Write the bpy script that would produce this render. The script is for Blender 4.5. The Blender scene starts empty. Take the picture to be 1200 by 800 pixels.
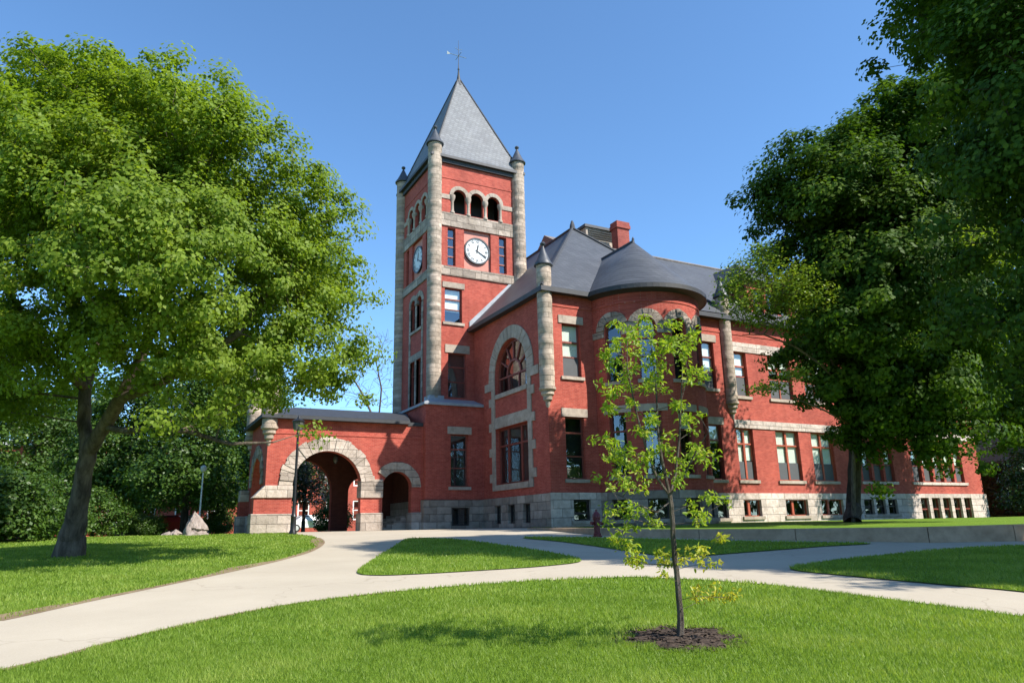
import bpy, bmesh, math, random
import numpy as np
from mathutils import Vector, Matrix

D = bpy.data
scene = bpy.context.scene
COL = scene.collection
rng = np.random.default_rng(7)
random.seed(7)
R_ = math.radians
PI = math.pi

# ------------------------------------------------------------------ camera
YAW, PITCH, ROLL, FOC = R_(28.05), R_(14.36), R_(-1.23), 850.0
EYE = np.array([0.0, 0.0, 1.6])
_f = np.array([math.sin(YAW)*math.cos(PITCH), math.cos(YAW)*math.cos(PITCH), math.sin(PITCH)])
_r = np.array([math.cos(YAW), -math.sin(YAW), 0.0])
_u = np.cross(_r, _f)
CR = _r*math.cos(ROLL) + _u*math.sin(ROLL)
CU = -_r*math.sin(ROLL) + _u*math.cos(ROLL)
CF = _f
HEAD = np.array([math.sin(YAW), math.cos(YAW)])
cam_d = D.cameras.new('camera')
cam = D.objects.new('camera', cam_d)
COL.objects.link(cam)
cam.matrix_world = Matrix(((CR[0], CU[0], -CF[0], EYE[0]), (CR[1], CU[1], -CF[1], EYE[1]),
                           (CR[2], CU[2], -CF[2], EYE[2]), (0, 0, 0, 1)))
cam_d.sensor_width = 36.0
cam_d.lens = FOC/1200*36.0
cam_d.clip_start = 0.1
cam_d.clip_end = 6000
scene.camera = cam


def gz(d):                                   # the ground climbs gently from the camera to the building
    d = np.clip(np.asarray(d, float), -12, None)
    return np.where(d < 24, 0.048*d, np.where(d < 42, 1.152 + 0.048*(d-24) - 0.048/36*(d-24)**2, 1.584))


def ground(x, y):
    return gz(np.asarray(x)*HEAD[0] + np.asarray(y)*HEAD[1])


def ray(px, py):
    return CR*(px-600)/FOC - CU*(py-400)/FOC + CF


def at(px, py, depth):                       # the point seen at that spot of the photo, that far ahead
    return EYE + ray(px, py)*depth


def atg(px, py):                             # where the line of sight meets the ground
    r = ray(px, py)
    t = np.linspace(2, 120, 24000)
    P = EYE[None] + t[:, None]*r[None]
    s = P[:, 2] - ground(P[:, 0], P[:, 1])
    i = int(np.argmax(s < 0))
    if not s[i] < 0:
        i = int(np.argmin(s))
    return P[i]


# ------------------------------------------------------------------ materials
def newmat(name):
    m = D.materials.new(name)
    m.use_nodes = True
    nt = m.node_tree
    nt.nodes.clear()
    out = nt.nodes.new('ShaderNodeOutputMaterial')
    return m, nt, out


def N(nt, t, **kw):
    n = nt.nodes.new(t)
    for k, v in kw.items():
        if k.startswith('i_'):
            n.inputs[k[2:].replace('_', ' ')].default_value = v
        else:
            setattr(n, k, v)
    return n


def ramp(nt, fac, stops):
    n = nt.nodes.new('ShaderNodeValToRGB')
    cr = n.color_ramp
    while len(cr.elements) < len(stops):
        cr.elements.new(0.5)
    for e, (p, c) in zip(cr.elements, stops):
        e.position = p
        e.color = (*c, 1)
    nt.links.new(fac, n.inputs['Fac'])
    return n.outputs['Color']


def mix(nt, a, b, fac, mode='MIX'):
    n = nt.nodes.new('ShaderNodeMix')
    n.data_type = 'RGBA'
    n.blend_type = mode
    for sock, v in ((n.inputs[0], fac), (n.inputs[6], a), (n.inputs[7], b)):
        if isinstance(v, (int, float)):
            sock.default_value = v
        elif isinstance(v, tuple):
            sock.default_value = (*v, 1)
        else:
            nt.links.new(v, sock)
    return n.outputs[2]


def noise(nt, vec, scale, detail=4, rough=0.55):
    n = N(nt, 'ShaderNodeTexNoise')
    n.inputs['Scale'].default_value = scale
    n.inputs['Detail'].default_value = detail
    n.inputs['Roughness'].default_value = rough
    if vec is not None:
        nt.links.new(vec, n.inputs['Vector'])
    return n.outputs['Fac']


def objvec(nt):
    return N(nt, 'ShaderNodeTexCoord').outputs['Object']


def wallvec(nt):                             # (x + y, z): runs along front walls and side walls alike
    s = N(nt, 'ShaderNodeSeparateXYZ')
    nt.links.new(objvec(nt), s.inputs[0])
    a = N(nt, 'ShaderNodeMath', operation='ADD')
    nt.links.new(s.outputs[0], a.inputs[0])
    nt.links.new(s.outputs[1], a.inputs[1])
    c = N(nt, 'ShaderNodeCombineXYZ')
    nt.links.new(a.outputs[0], c.inputs[0])
    nt.links.new(s.outputs[2], c.inputs[1])
    return c.outputs[0]


def finish(nt, out, col, rough=0.8, bump=None, bstr=0.3, bdist=0.02, metal=0.0, spec=0.5):
    b = N(nt, 'ShaderNodeBsdfPrincipled')
    if isinstance(col, tuple):
        b.inputs['Base Color'].default_value = (*col, 1)
    else:
        nt.links.new(col, b.inputs['Base Color'])
    if isinstance(rough, (int, float)):
        b.inputs['Roughness'].default_value = rough
    else:
        nt.links.new(rough, b.inputs['Roughness'])
    b.inputs['Metallic'].default_value = metal
    b.inputs['Specular IOR Level'].default_value = spec
    if bump is not None:
        bn = N(nt, 'ShaderNodeBump')
        bn.inputs['Strength'].default_value = bstr
        bn.inputs['Distance'].default_value = bdist
        nt.links.new(bump, bn.inputs['Height'])
        nt.links.new(bn.outputs[0], b.inputs['Normal'])
    nt.links.new(b.outputs[0], out.inputs['Surface'])
    return b


def mat_plain(name, col, rough=0.6, var=0.25, scale=6, metal=0.0, bstr=0.15, spec=0.5):
    m, nt, out = newmat(name)
    v = objvec(nt)
    f = noise(nt, v, scale, 5)
    lo = tuple(c*(1-var) for c in col)
    hi = tuple(min(1, c*(1+var)) for c in col)
    finish(nt, out, ramp(nt, f, [(0.3, lo), (0.7, hi)]), rough, f, bstr, 0.02, metal, spec)
    return m


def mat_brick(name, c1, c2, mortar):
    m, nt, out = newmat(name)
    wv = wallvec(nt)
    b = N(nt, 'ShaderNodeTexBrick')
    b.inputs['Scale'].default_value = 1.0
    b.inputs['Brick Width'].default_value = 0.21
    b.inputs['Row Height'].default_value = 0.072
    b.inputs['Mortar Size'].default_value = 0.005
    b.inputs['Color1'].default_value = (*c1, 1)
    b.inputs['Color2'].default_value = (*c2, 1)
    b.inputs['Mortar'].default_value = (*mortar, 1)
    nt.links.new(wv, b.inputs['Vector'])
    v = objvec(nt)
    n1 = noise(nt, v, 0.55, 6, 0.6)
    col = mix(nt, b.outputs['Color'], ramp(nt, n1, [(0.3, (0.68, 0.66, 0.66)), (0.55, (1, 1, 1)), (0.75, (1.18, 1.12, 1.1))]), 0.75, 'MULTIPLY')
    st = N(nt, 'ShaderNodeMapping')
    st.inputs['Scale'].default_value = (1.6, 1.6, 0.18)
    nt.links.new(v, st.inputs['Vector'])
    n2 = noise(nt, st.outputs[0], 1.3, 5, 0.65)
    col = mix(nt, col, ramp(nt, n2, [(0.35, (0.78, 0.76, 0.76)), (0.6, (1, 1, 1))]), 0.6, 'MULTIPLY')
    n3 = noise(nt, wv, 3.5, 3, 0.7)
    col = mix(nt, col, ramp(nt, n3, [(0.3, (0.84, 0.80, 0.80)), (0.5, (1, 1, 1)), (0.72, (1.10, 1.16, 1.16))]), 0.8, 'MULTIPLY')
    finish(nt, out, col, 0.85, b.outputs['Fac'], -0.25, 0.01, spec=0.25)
    return m


def mat_stone(name, base, w=0.8, h=0.38, mort=0.015, bstr=0.9, var=0.35, bdist=0.08, dark=0.5):
    m, nt, out = newmat(name)
    wv = wallvec(nt)
    v = objvec(nt)
    b = N(nt, 'ShaderNodeTexBrick')
    b.inputs['Scale'].default_value = 1.0
    b.inputs['Brick Width'].default_value = w
    b.inputs['Row Height'].default_value = h
    b.inputs['Mortar Size'].default_value = mort
    b.inputs['Mortar Smooth'].default_value = 0.6
    lo = tuple(c*(1-var) for c in base)
    hi = tuple(c*(1+var*0.6) for c in base)
    b.inputs['Color1'].default_value = (*lo, 1)
    b.inputs['Color2'].default_value = (*hi, 1)
    b.inputs['Mortar'].default_value = (*[c*dark for c in base], 1)
    nt.links.new(wv, b.inputs['Vector'])
    n1 = noise(nt, v, 3.2, 7, 0.65)
    n2 = noise(nt, v, 0.7, 4)
    col = mix(nt, b.outputs['Color'], ramp(nt, n1, [(0.3, (0.6, 0.57, 0.54)), (0.6, (1.05, 1.04, 1.02))]), 0.7, 'MULTIPLY')
    col = mix(nt, col, ramp(nt, n2, [(0.35, (0.8, 0.76, 0.72)), (0.65, (1.08, 1.06, 1.06))]), 0.6, 'MULTIPLY')
    s = N(nt, 'ShaderNodeMath', operation='MULTIPLY_ADD')
    nt.links.new(b.outputs['Fac'], s.inputs[0])
    s.inputs[1].default_value = -1.0
    nt.links.new(n1, s.inputs[2])
    finish(nt, out, col, 0.9, s.outputs[0], bstr, bdist, spec=0.2)
    return m


def mat_slate(name, base, rough=0.5, spec=0.5):
    m, nt, out = newmat(name)
    wv = wallvec(nt)
    v = objvec(nt)
    b = N(nt, 'ShaderNodeTexBrick')
    b.inputs['Scale'].default_value = 1.0
    b.inputs['Brick Width'].default_value = 0.3
    b.inputs['Row Height'].default_value = 0.19
    b.inputs['Mortar Size'].default_value = 0.012
    b.inputs['Color1'].default_value = (*[c*0.84 for c in base], 1)
    b.inputs['Color2'].default_value = (*[c*1.14 for c in base], 1)
    b.inputs['Mortar'].default_value = (*[c*0.45 for c in base], 1)
    nt.links.new(wv, b.inputs['Vector'])
    n1 = noise(nt, v, 0.8, 6)
    col = mix(nt, b.outputs['Color'], ramp(nt, n1, [(0.3, (0.86, 0.86, 0.88)), (0.65, (1.08, 1.08, 1.06))]), 0.8, 'MULTIPLY')
    finish(nt, out, col, rough, b.outputs['Fac'], -0.3, 0.02, spec=spec)
    return m


def mat_glass(name, tint=(0.02, 0.025, 0.03)):
    m, nt, out = newmat(name)
    tr = N(nt, 'ShaderNodeBsdfTransparent')
    tr.inputs['Color'].default_value = (0.90, 0.94, 0.92, 1)
    gl = N(nt, 'ShaderNodeBsdfGlossy')
    gl.inputs['Roughness'].default_value = 0.015
    gl.inputs['Color'].default_value = (0.9, 0.95, 1, 1)
    v = objvec(nt)
    bn = N(nt, 'ShaderNodeBump')
    bn.inputs['Strength'].default_value = 0.12
    bn.inputs['Distance'].default_value = 0.05
    nt.links.new(noise(nt, v, 0.9, 1), bn.inputs['Height'])
    nt.links.new(bn.outputs[0], gl.inputs['Normal'])
    ge = N(nt, 'ShaderNodeNewGeometry')           # Schlick reflectance, the same from either side of the pane
    dt = N(nt, 'ShaderNodeVectorMath', operation='DOT_PRODUCT')
    nt.links.new(ge.outputs['Normal'], dt.inputs[0])
    nt.links.new(ge.outputs['Incoming'], dt.inputs[1])
    ab = N(nt, 'ShaderNodeMath', operation='ABSOLUTE')
    nt.links.new(dt.outputs['Value'], ab.inputs[0])
    om = N(nt, 'ShaderNodeMath', operation='SUBTRACT')
    om.inputs[0].default_value = 1.0
    nt.links.new(ab.outputs[0], om.inputs[1])
    pw_ = N(nt, 'ShaderNodeMath', operation='POWER')
    nt.links.new(om.outputs[0], pw_.inputs[0])
    pw_.inputs[1].default_value = 4.0
    mp = N(nt, 'ShaderNodeMapRange')
    mp.inputs['To Min'].default_value = 0.16
    mp.inputs['To Max'].default_value = 1.0
    nt.links.new(pw_.outputs[0], mp.inputs['Value'])
    ms = N(nt, 'ShaderNodeMixShader')
    nt.links.new(mp.outputs[0], ms.inputs[0])
    nt.links.new(tr.outputs[0], ms.inputs[1])
    nt.links.new(gl.outputs[0], ms.inputs[2])
    nt.links.new(ms.outputs[0], out.inputs['Surface'])
    return m


def mat_leaf(name, lo, mid, hi, trans=0.35, rough=0.45, spec=0.35):
    m, nt, out = newmat(name)
    a = N(nt, 'ShaderNodeAttribute', attribute_name='tint')
    col = ramp(nt, a.outputs['Fac'], [(0.0, lo), (0.5, mid), (1.0, hi)])
    b = N(nt, 'ShaderNodeBsdfPrincipled')
    nt.links.new(col, b.inputs['Base Color'])
    b.inputs['Roughness'].default_value = rough
    b.inputs['Specular IOR Level'].default_value = spec
    t = N(nt, 'ShaderNodeBsdfTranslucent')
    tc = mix(nt, col, (1.25, 1.25, 0.55), 1.0, 'MULTIPLY')
    nt.links.new(tc, t.inputs['Color'])
    ms = N(nt, 'ShaderNodeMixShader')
    ms.inputs[0].default_value = trans
    nt.links.new(b.outputs[0], ms.inputs[1])
    nt.links.new(t.outputs[0], ms.inputs[2])
    nt.links.new(ms.outputs[0], out.inputs['Surface'])
    return m


def mat_bark(name, lo, hi, scale=5):
    m, nt, out = newmat(name)
    v = objvec(nt)
    mp = N(nt, 'ShaderNodeMapping')
    mp.inputs['Scale'].default_value = (1, 1, 0.22)
    nt.links.new(v, mp.inputs['Vector'])
    n1 = noise(nt, mp.outputs[0], scale, 8, 0.7)
    n2 = noise(nt, v, 1.2, 3)
    c = ramp(nt, n1, [(0.35, lo), (0.65, hi)])
    c = mix(nt, c, ramp(nt, n2, [(0.35, (0.7, 0.7, 0.72)), (0.65, (1.15, 1.12, 1.05))]), 0.7, 'MULTIPLY')
    finish(nt, out, c, 0.92, n1, 1.0, 0.06, spec=0.15)
    return m


def mat_lawn(name):
    m, nt, out = newmat(name)
    v = objvec(nt)
    n1 = noise(nt, v, 0.35, 5)
    n2 = noise(nt, v, 14, 6, 0.7)
    c = ramp(nt, n2, [(0.3, (0.07, 0.125, 0.014)), (0.55, (0.125, 0.21, 0.022)), (0.78, (0.19, 0.29, 0.04))])
    c = mix(nt, c, ramp(nt, n1, [(0.35, (0.82, 0.9, 0.8)), (0.65, (1.2, 1.1, 1.0))]), 0.7, 'MULTIPLY')
    finish(nt, out, c, 0.9, n2, 0.6, 0.05, spec=0.1)
    return m


def mat_ground(name, lo, hi, s1=1.0, s2=40, rough=0.9, bstr=0.2, cracks=False):
    m, nt, out = newmat(name)
    v = objvec(nt)
    n1 = noise(nt, v, s1, 6, 0.6)
    n2 = noise(nt, v, s2, 4, 0.7)
    c = ramp(nt, n1, [(0.3, lo), (0.7, hi)])
    c = mix(nt, c, ramp(nt, n2, [(0.3, (0.8, 0.8, 0.8)), (0.7, (1.1, 1.1, 1.1))]), 0.6, 'MULTIPLY')
    if cracks:
        vo = N(nt, 'ShaderNodeTexVoronoi', feature='DISTANCE_TO_EDGE')
        vo.inputs['Scale'].default_value = 0.28
        wv = N(nt, 'ShaderNodeVectorMath', operation='ADD')
        nn = N(nt, 'ShaderNodeTexNoise')
        nn.inputs['Scale'].default_value = 1.5
        nt.links.new(v, nn.inputs['Vector'])
        nt.links.new(v, wv.inputs[0])
        nt.links.new(nn.outputs['Color'], wv.inputs[1])
        nt.links.new(wv.outputs[0], vo.inputs['Vector'])
        c = mix(nt, c, ramp(nt, vo.outputs['Distance'], [(0.0, (0.72, 0.7, 0.68)), (0.006, (1, 1, 1))]), 0.7, 'MULTIPLY')
    finish(nt, out, c, rough, n2, bstr, 0.01, spec=0.2)
    return m


M = {}
M['brick'] = mat_brick('brick', (0.34, 0.055, 0.037), (0.46, 0.092, 0.060), (0.43, 0.17, 0.13))
M['dark_and_shaded_brick'] = mat_brick('dark_and_shaded_brick', (0.10, 0.03, 0.022), (0.14, 0.04, 0.028), (0.12, 0.06, 0.05))  # dark house walls; on the porch's inner faces it paints in the shade
M['old_brick'] = mat_brick('old_brick', (0.22, 0.042, 0.032), (0.32, 0.068, 0.048), (0.30, 0.15, 0.12))
M['terracotta'] = mat_plain('terracotta', (0.52, 0.21, 0.16), 0.8, 0.12, 9)
M['stone'] = mat_stone('stone', (0.39, 0.33, 0.275), 0.85, 0.40)
M['pale_stone'] = mat_stone('pale_stone', (0.47, 0.40, 0.34), 1.0, 0.42, bstr=0.8)
M['wing_stone'] = mat_stone('wing_stone', (0.61, 0.525, 0.465), 1.0, 0.42, bstr=0.8, var=0.2)
M['trim'] = mat_stone('trim', (0.42, 0.355, 0.295), 1.3, 0.9, mort=0.006, bstr=0.5, var=0.12, bdist=0.03, dark=0.75)
M['shaft'] = mat_stone('shaft', (0.43, 0.355, 0.285), 0.42, 0.27, mort=0.012, bstr=0.8, var=0.26, bdist=0.04, dark=0.65)
M['slate'] = mat_slate('slate', (0.068, 0.072, 0.08), 0.52, 0.4)
M['tower_slate'] = mat_slate('tower_slate', (0.15, 0.155, 0.163), 0.55, 0.3)
M['dusty_slate'] = mat_slate('dusty_slate', (0.20, 0.165, 0.14), 0.75)
M['old_shingle'] = mat_slate('old_shingle', (0.055, 0.05, 0.042), 0.8)
M['gutter'] = mat_plain('gutter', (0.032, 0.033, 0.036), 0.6, 0.2, 4)
M['lead'] = mat_plain('lead', (0.28, 0.30, 0.33), 0.5, 0.2, 3)
M['cap'] = mat_plain('cap', (0.045, 0.05, 0.06), 0.5, 0.3, 5)
M['copper'] = mat_plain('copper', (0.12, 0.17, 0.18), 0.6, 0.3, 6)
M['frame'] = mat_plain('frame', (0.20, 0.042, 0.026), 0.5, 0.2, 5)
M['frame_red'] = mat_plain('frame_red', (0.36, 0.075, 0.035), 0.5, 0.2, 5)
M['frame_dark'] = mat_plain('frame_dark', (0.03, 0.02, 0.018), 0.5, 0.2, 5)
M['glass'] = mat_glass('glass')
M['blind'] = mat_plain('blind', (0.80, 0.83, 0.74), 0.8, 0.06, 2)
M['screen'] = mat_plain('screen', (0.075, 0.078, 0.082), 0.7, 0.1, 2)
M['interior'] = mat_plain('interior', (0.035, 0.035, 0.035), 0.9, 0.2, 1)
M['clockface'] = mat_plain('clockface', (0.60, 0.63, 0.63), 0.5, 0.05, 2)
M['black'] = mat_plain('black', (0.012, 0.012, 0.013), 0.4, 0.3, 6)
M['concrete'] = mat_ground('concrete', (0.39, 0.335, 0.255), (0.45, 0.39, 0.30), 0.45, 60, cracks=True)
M['granite'] = mat_stone('granite', (0.48, 0.345, 0.235), 6.0, 2.0, mort=0.0, bstr=0.6, var=0.1, bdist=0.03)
M['lawn'] = mat_lawn('lawn')
M['soil'] = mat_ground('soil', (0.16, 0.11, 0.06), (0.27, 0.20, 0.12), 1.4, 30)
M['mulch'] = mat_ground('mulch', (0.035, 0.024, 0.018), (0.095, 0.068, 0.05), 9, 40, bstr=0.9)
M['boulder'] = mat_ground('boulder', (0.19, 0.15, 0.13), (0.36, 0.30, 0.265), 2.2, 20, bstr=0.7)
M['bark'] = mat_bark('bark', (0.055, 0.04, 0.03), (0.19, 0.15, 0.115))
M['bark_dark'] = mat_bark('bark_dark', (0.03, 0.024, 0.02), (0.09, 0.075, 0.06))
M['bark_young'] = mat_bark('bark_young', (0.07, 0.055, 0.045), (0.20, 0.165, 0.135), 12)
M['leaf_left'] = mat_leaf('leaf_left', (0.115, 0.18, 0.014), (0.185, 0.27, 0.024), (0.27, 0.35, 0.05), 0.52, 0.55, 0.25)
M['leaf_maple'] = mat_leaf('leaf_maple', (0.035, 0.08, 0.009), (0.06, 0.12, 0.012), (0.11, 0.18, 0.02), 0.4, 0.6, 0.15)
M['leaf_pale'] = mat_leaf('leaf_pale', (0.12, 0.2, 0.02), (0.19, 0.28, 0.03), (0.27, 0.33, 0.05), 0.4)
M['leaf_young'] = mat_leaf('leaf_young', (0.19, 0.29, 0.022), (0.30, 0.40, 0.038), (0.48, 0.43, 0.05), 0.5)
M['leaf_back'] = mat_leaf('leaf_back', (0.035, 0.08, 0.012), (0.06, 0.12, 0.016), (0.11, 0.18, 0.026), 0.35)
M['leaf_fir'] = mat_leaf('leaf_fir', (0.018, 0.05, 0.016), (0.03, 0.075, 0.02), (0.055, 0.11, 0.03), 0.15)
M['leaf_purple'] = mat_leaf('leaf_purple', (0.03, 0.05, 0.02), (0.055, 0.07, 0.035), (0.30, 0.26, 0.30), 0.25)
M['leaf_ivy'] = mat_leaf('leaf_ivy', (0.03, 0.035, 0.012), (0.055, 0.06, 0.02), (0.10, 0.10, 0.03), 0.2)
M['blade'] = mat_leaf('blade', (0.145, 0.225, 0.022), (0.22, 0.325, 0.042), (0.32, 0.39, 0.08), 0.47, 0.5, 0.3)
M['hydrant'] = mat_plain('hydrant', (0.12, 0.007, 0.009), 0.4, 0.15, 8)
M['white'] = mat_plain('white', (0.75, 0.75, 0.74), 0.5, 0.06, 3)
M['silver'] = mat_plain('silver', (0.45, 0.47, 0.48), 0.4, 0.1, 3)
M['car_red'] = mat_plain('car_red', (0.42, 0.03, 0.02), 0.3, 0.05, 2)
M['car_white'] = mat_plain('car_white', (0.75, 0.76, 0.77), 0.3, 0.03, 2)
M['tyre'] = mat_plain('tyre', (0.02, 0.02, 0.02), 0.8, 0.2, 6)
M['dim_glass'] = mat_plain('dim_glass', (0.09, 0.09, 0.085), 0.25, 0.1, 3)
M['lamp_glass'] = mat_plain('lamp_glass', (0.35, 0.36, 0.35), 0.25, 0.1, 3)


# ------------------------------------------------------------------ object helpers
def root_loc(o):
    while o.parent:
        o = o.parent
    return o.location


def tag(o, label=None, cat=None, group=None, kind=None):
    if label:
        o['label'] = label
    if cat:
        o['category'] = cat
    if group:
        o['group'] = group
    if kind:
        o['kind'] = kind
    return o


def thing(name, label, cat, loc, group=None):
    o = D.objects.new(name, None)
    COL.objects.link(o)
    o.location = Vector([float(c) for c in loc])
    return tag(o, label, cat, group)


class MB:
    def __init__(s):
        s.v, s.f = [], []

    def add(s, vs, fs):
        n = len(s.v)
        s.v += [tuple(float(c) for c in p) for p in vs]
        s.f += [tuple(i+n for i in f) for f in fs]
        return s

    def hexa(s, p):                          # 8 points: bottom ring 0-3, top ring 4-7
        return s.add(p, [(3, 2, 1, 0), (4, 5, 6, 7), (0, 1, 5, 4), (1, 2, 6, 5), (2, 3, 7, 6), (3, 0, 4, 7)])

    def box(s, x0, x1, y0, y1, z0, z1):
        return s.hexa([(x0, y0, z0), (x1, y0, z0), (x1, y1, z0), (x0, y1, z0), (x0, y0, z1), (x1, y0, z1), (x1, y1, z1), (x0, y1, z1)])

    def mbox(s, mp, u0, u1, v0, v1, w0, w1, nu=1):   # a box in a wall's own coordinates
        for i in range(nu):
            a, b = u0+(u1-u0)*i/nu, u0+(u1-u0)*(i+1)/nu
            s.hexa([mp(a, v0, w0), mp(b, v0, w0), mp(b, v0, w1), mp(a, v0, w1), mp(a, v1, w0), mp(b, v1, w0), mp(b, v1, w1), mp(a, v1, w1)])
        return s

    def lathe(s, c, prof, n=20, cap=True):
        k = len(prof)
        vs = [(c[0]+r*math.cos(2*PI*i/n), c[1]+r*math.sin(2*PI*i/n), z) for r, z in prof for i in range(n)]
        fs = [(j*n+i, j*n+(i+1) % n, (j+1)*n+(i+1) % n, (j+1)*n+i) for j in range(k-1) for i in range(n)]
        if cap:
            fs += [tuple(reversed(range(n))), tuple((k-1)*n+i for i in range(n))]
        return s.add(vs, fs)

    def tube(s, a, b, r0, r1=None, n=8):
        r1 = r0 if r1 is None else r1
        a, b = Vector(a), Vector(b)
        t = (b-a).normalized()
        x = t.cross(Vector((0, 0, 1)) if abs(t.z) < .9 else Vector((1, 0, 0))).normalized()
        y = t.cross(x)
        vs = [a+(x*math.cos(2*PI*i/n)+y*math.sin(2*PI*i/n))*r0 for i in range(n)] + [b+(x*math.cos(2*PI*i/n)+y*math.sin(2*PI*i/n))*r1 for i in range(n)]
        fs = [(i, (i+1) % n, n+(i+1) % n, n+i) for i in range(n)] + [tuple(reversed(range(n))), tuple(range(n, 2*n))]
        return s.add(vs, fs)

    def build(s, name, mat, parent=None, label=None, smooth=False, bevel=0, recalc=True):
        me = D.meshes.new(name)
        off = root_loc(parent) if parent else Vector((0, 0, 0))
        me.from_pydata([(p[0]-off[0], p[1]-off[1], p[2]-off[2]) for p in s.v], [], s.f)
        me.materials.append(mat)
        if recalc:
            bm = bmesh.new()
            bm.from_mesh(me)
            bmesh.ops.recalc_face_normals(bm, faces=bm.faces)
            bm.to_mesh(me)
            bm.free()
        if smooth:
            me.shade_smooth()
            try:
                me.set_sharp_from_angle(angle=R_(40))
            except Exception:
                pass
        o = D.objects.new(name, me)
        COL.objects.link(o)
        if parent:
            o.parent = parent
        if bevel:
            b = o.modifiers.new('bevel', 'BEVEL')
            b.width = bevel
            b.segments = 2
            b.limit_method = 'ANGLE'
        if label:
            o['label'] = label
        return o


def np_mesh(name, verts, faces_flat, nper, mat, parent=None, tint=None, smooth=False):
    me = D.meshes.new(name)
    verts = np.asarray(verts, np.float32)
    nf = len(faces_flat)//nper
    me.vertices.add(len(verts))
    me.vertices.foreach_set('co', verts.ravel())
    me.loops.add(len(faces_flat))
    me.loops.foreach_set('vertex_index', np.asarray(faces_flat, np.int32))
    me.polygons.add(nf)
    me.polygons.foreach_set('loop_start', np.arange(nf, dtype=np.int32)*nper)
    me.polygons.foreach_set('loop_total', np.full(nf, nper, np.int32))
    if tint is not None:
        a = me.attributes.new('tint', 'FLOAT', 'POINT')
        a.data.foreach_set('value', np.asarray(tint, np.float32))
    me.update(calc_edges=True)
    me.materials.append(mat)
    if smooth:
        me.shade_smooth()
    o = D.objects.new(name, me)
    COL.objects.link(o)
    if parent:
        o.parent = parent
    return o


def rect(u0, u1, v0, v1):
    return [(u0, v0), (u1, v0), (u1, v1), (u0, v1)]


def archloop(u0, u1, v0, vs, n=14):          # an opening with a round head
    c, r = (u0+u1)/2, (u1-u0)/2
    return [(u0, v0), (u1, v0)] + [(c+r*math.cos(PI*i/n), vs+r*math.sin(PI*i/n)) for i in range(n+1)]


def panel(mb, mp, outer, holes=(), depth=0.3, cuts=(), w0=0.0):
    bm = bmesh.new()
    es = []
    for lp in [outer]+list(holes):
        vs = [bm.verts.new((p[0], p[1], 0)) for p in lp]
        es += [bm.edges.new((vs[i], vs[(i+1) % len(vs)])) for i in range(len(vs))]
    bmesh.ops.triangle_fill(bm, use_beauty=True, edges=es, normal=(0, 0, 1))
    for c in cuts:
        bmesh.ops.bisect_plane(bm, geom=bm.verts[:]+bm.edges[:]+bm.faces[:], plane_co=(c, 0, 0), plane_no=(1, 0, 0))
    bm.verts.index_update()
    mb.add([mp(v.co.x, v.co.y, w0) for v in bm.verts], [tuple(v.index for v in f.verts) for f in bm.faces])
    bm.free()
    for lp in holes:
        n = len(lp)
        mb.add([mp(p[0], p[1], w0) for p in lp]+[mp(p[0], p[1], w0+depth) for p in lp],
               [(i, (i+1) % n, n+(i+1) % n, n+i) for i in range(n)])
    return mb


def voussoirs(mb, mp, cu, cv, r0, r1, n, proud=0.05, back=0.25, a0=0.0, a1=PI, jit=0.02, gap=0.012, irregular=0.0, nu=2):
    for i in range(n):
        b0, b1 = a0+(a1-a0)*i/n+gap, a0+(a1-a0)*(i+1)/n-gap
        pr = -(proud+random.uniform(-jit, jit))
        ro = r1+random.uniform(-irregular, irregular)
        for k in range(nu):
            c0, c1 = b0+(b1-b0)*k/nu, b0+(b1-b0)*(k+1)/nu
            q = [(cu+r*math.cos(a), cv+r*math.sin(a)) for r, a in ((r0, c0), (ro, c0), (ro, c1), (r0, c1))]
            mb.hexa([mp(x, y, back) for x, y in q]+[mp(x, y, pr) for x, y in q])
    return mb


def frontmap(Y):
    return lambda u, v, w: (u, Y+w, v)


def leftmap(X):
    return lambda u, v, w: (X+w, u, v)


# ------------------------------------------------------------------ the hall
Yb, Yt, Xg, Yf, Yp = 38.0, 39.2, 18.22, 30.54, 38.4
TX0, TX1, TY0, TY1 = 15.6, 21.58, 39.2, 45.25
BCX, BCY, BR = 24.36, 30.80, 3.25
XE = 53.5
hall = thing('college_hall', 'red brick college hall with square clock tower, rounded bay and arched carriage porch', 'college building', (18.2, 38.0, 1.58))
FM, LM = frontmap(Yf), leftmap(Xg)
TM, TLM = frontmap(Yt), leftmap(TX0)
BM_, BLM = frontmap(Yb), leftmap(14.66)
PM = frontmap(Yp)


def bmap(u, v, w):                            # u runs along the curve of the bay
    a = u/BR
    return (BCX+(BR-w)*math.sin(a), BCY-(BR-w)*math.cos(a), v)


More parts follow.
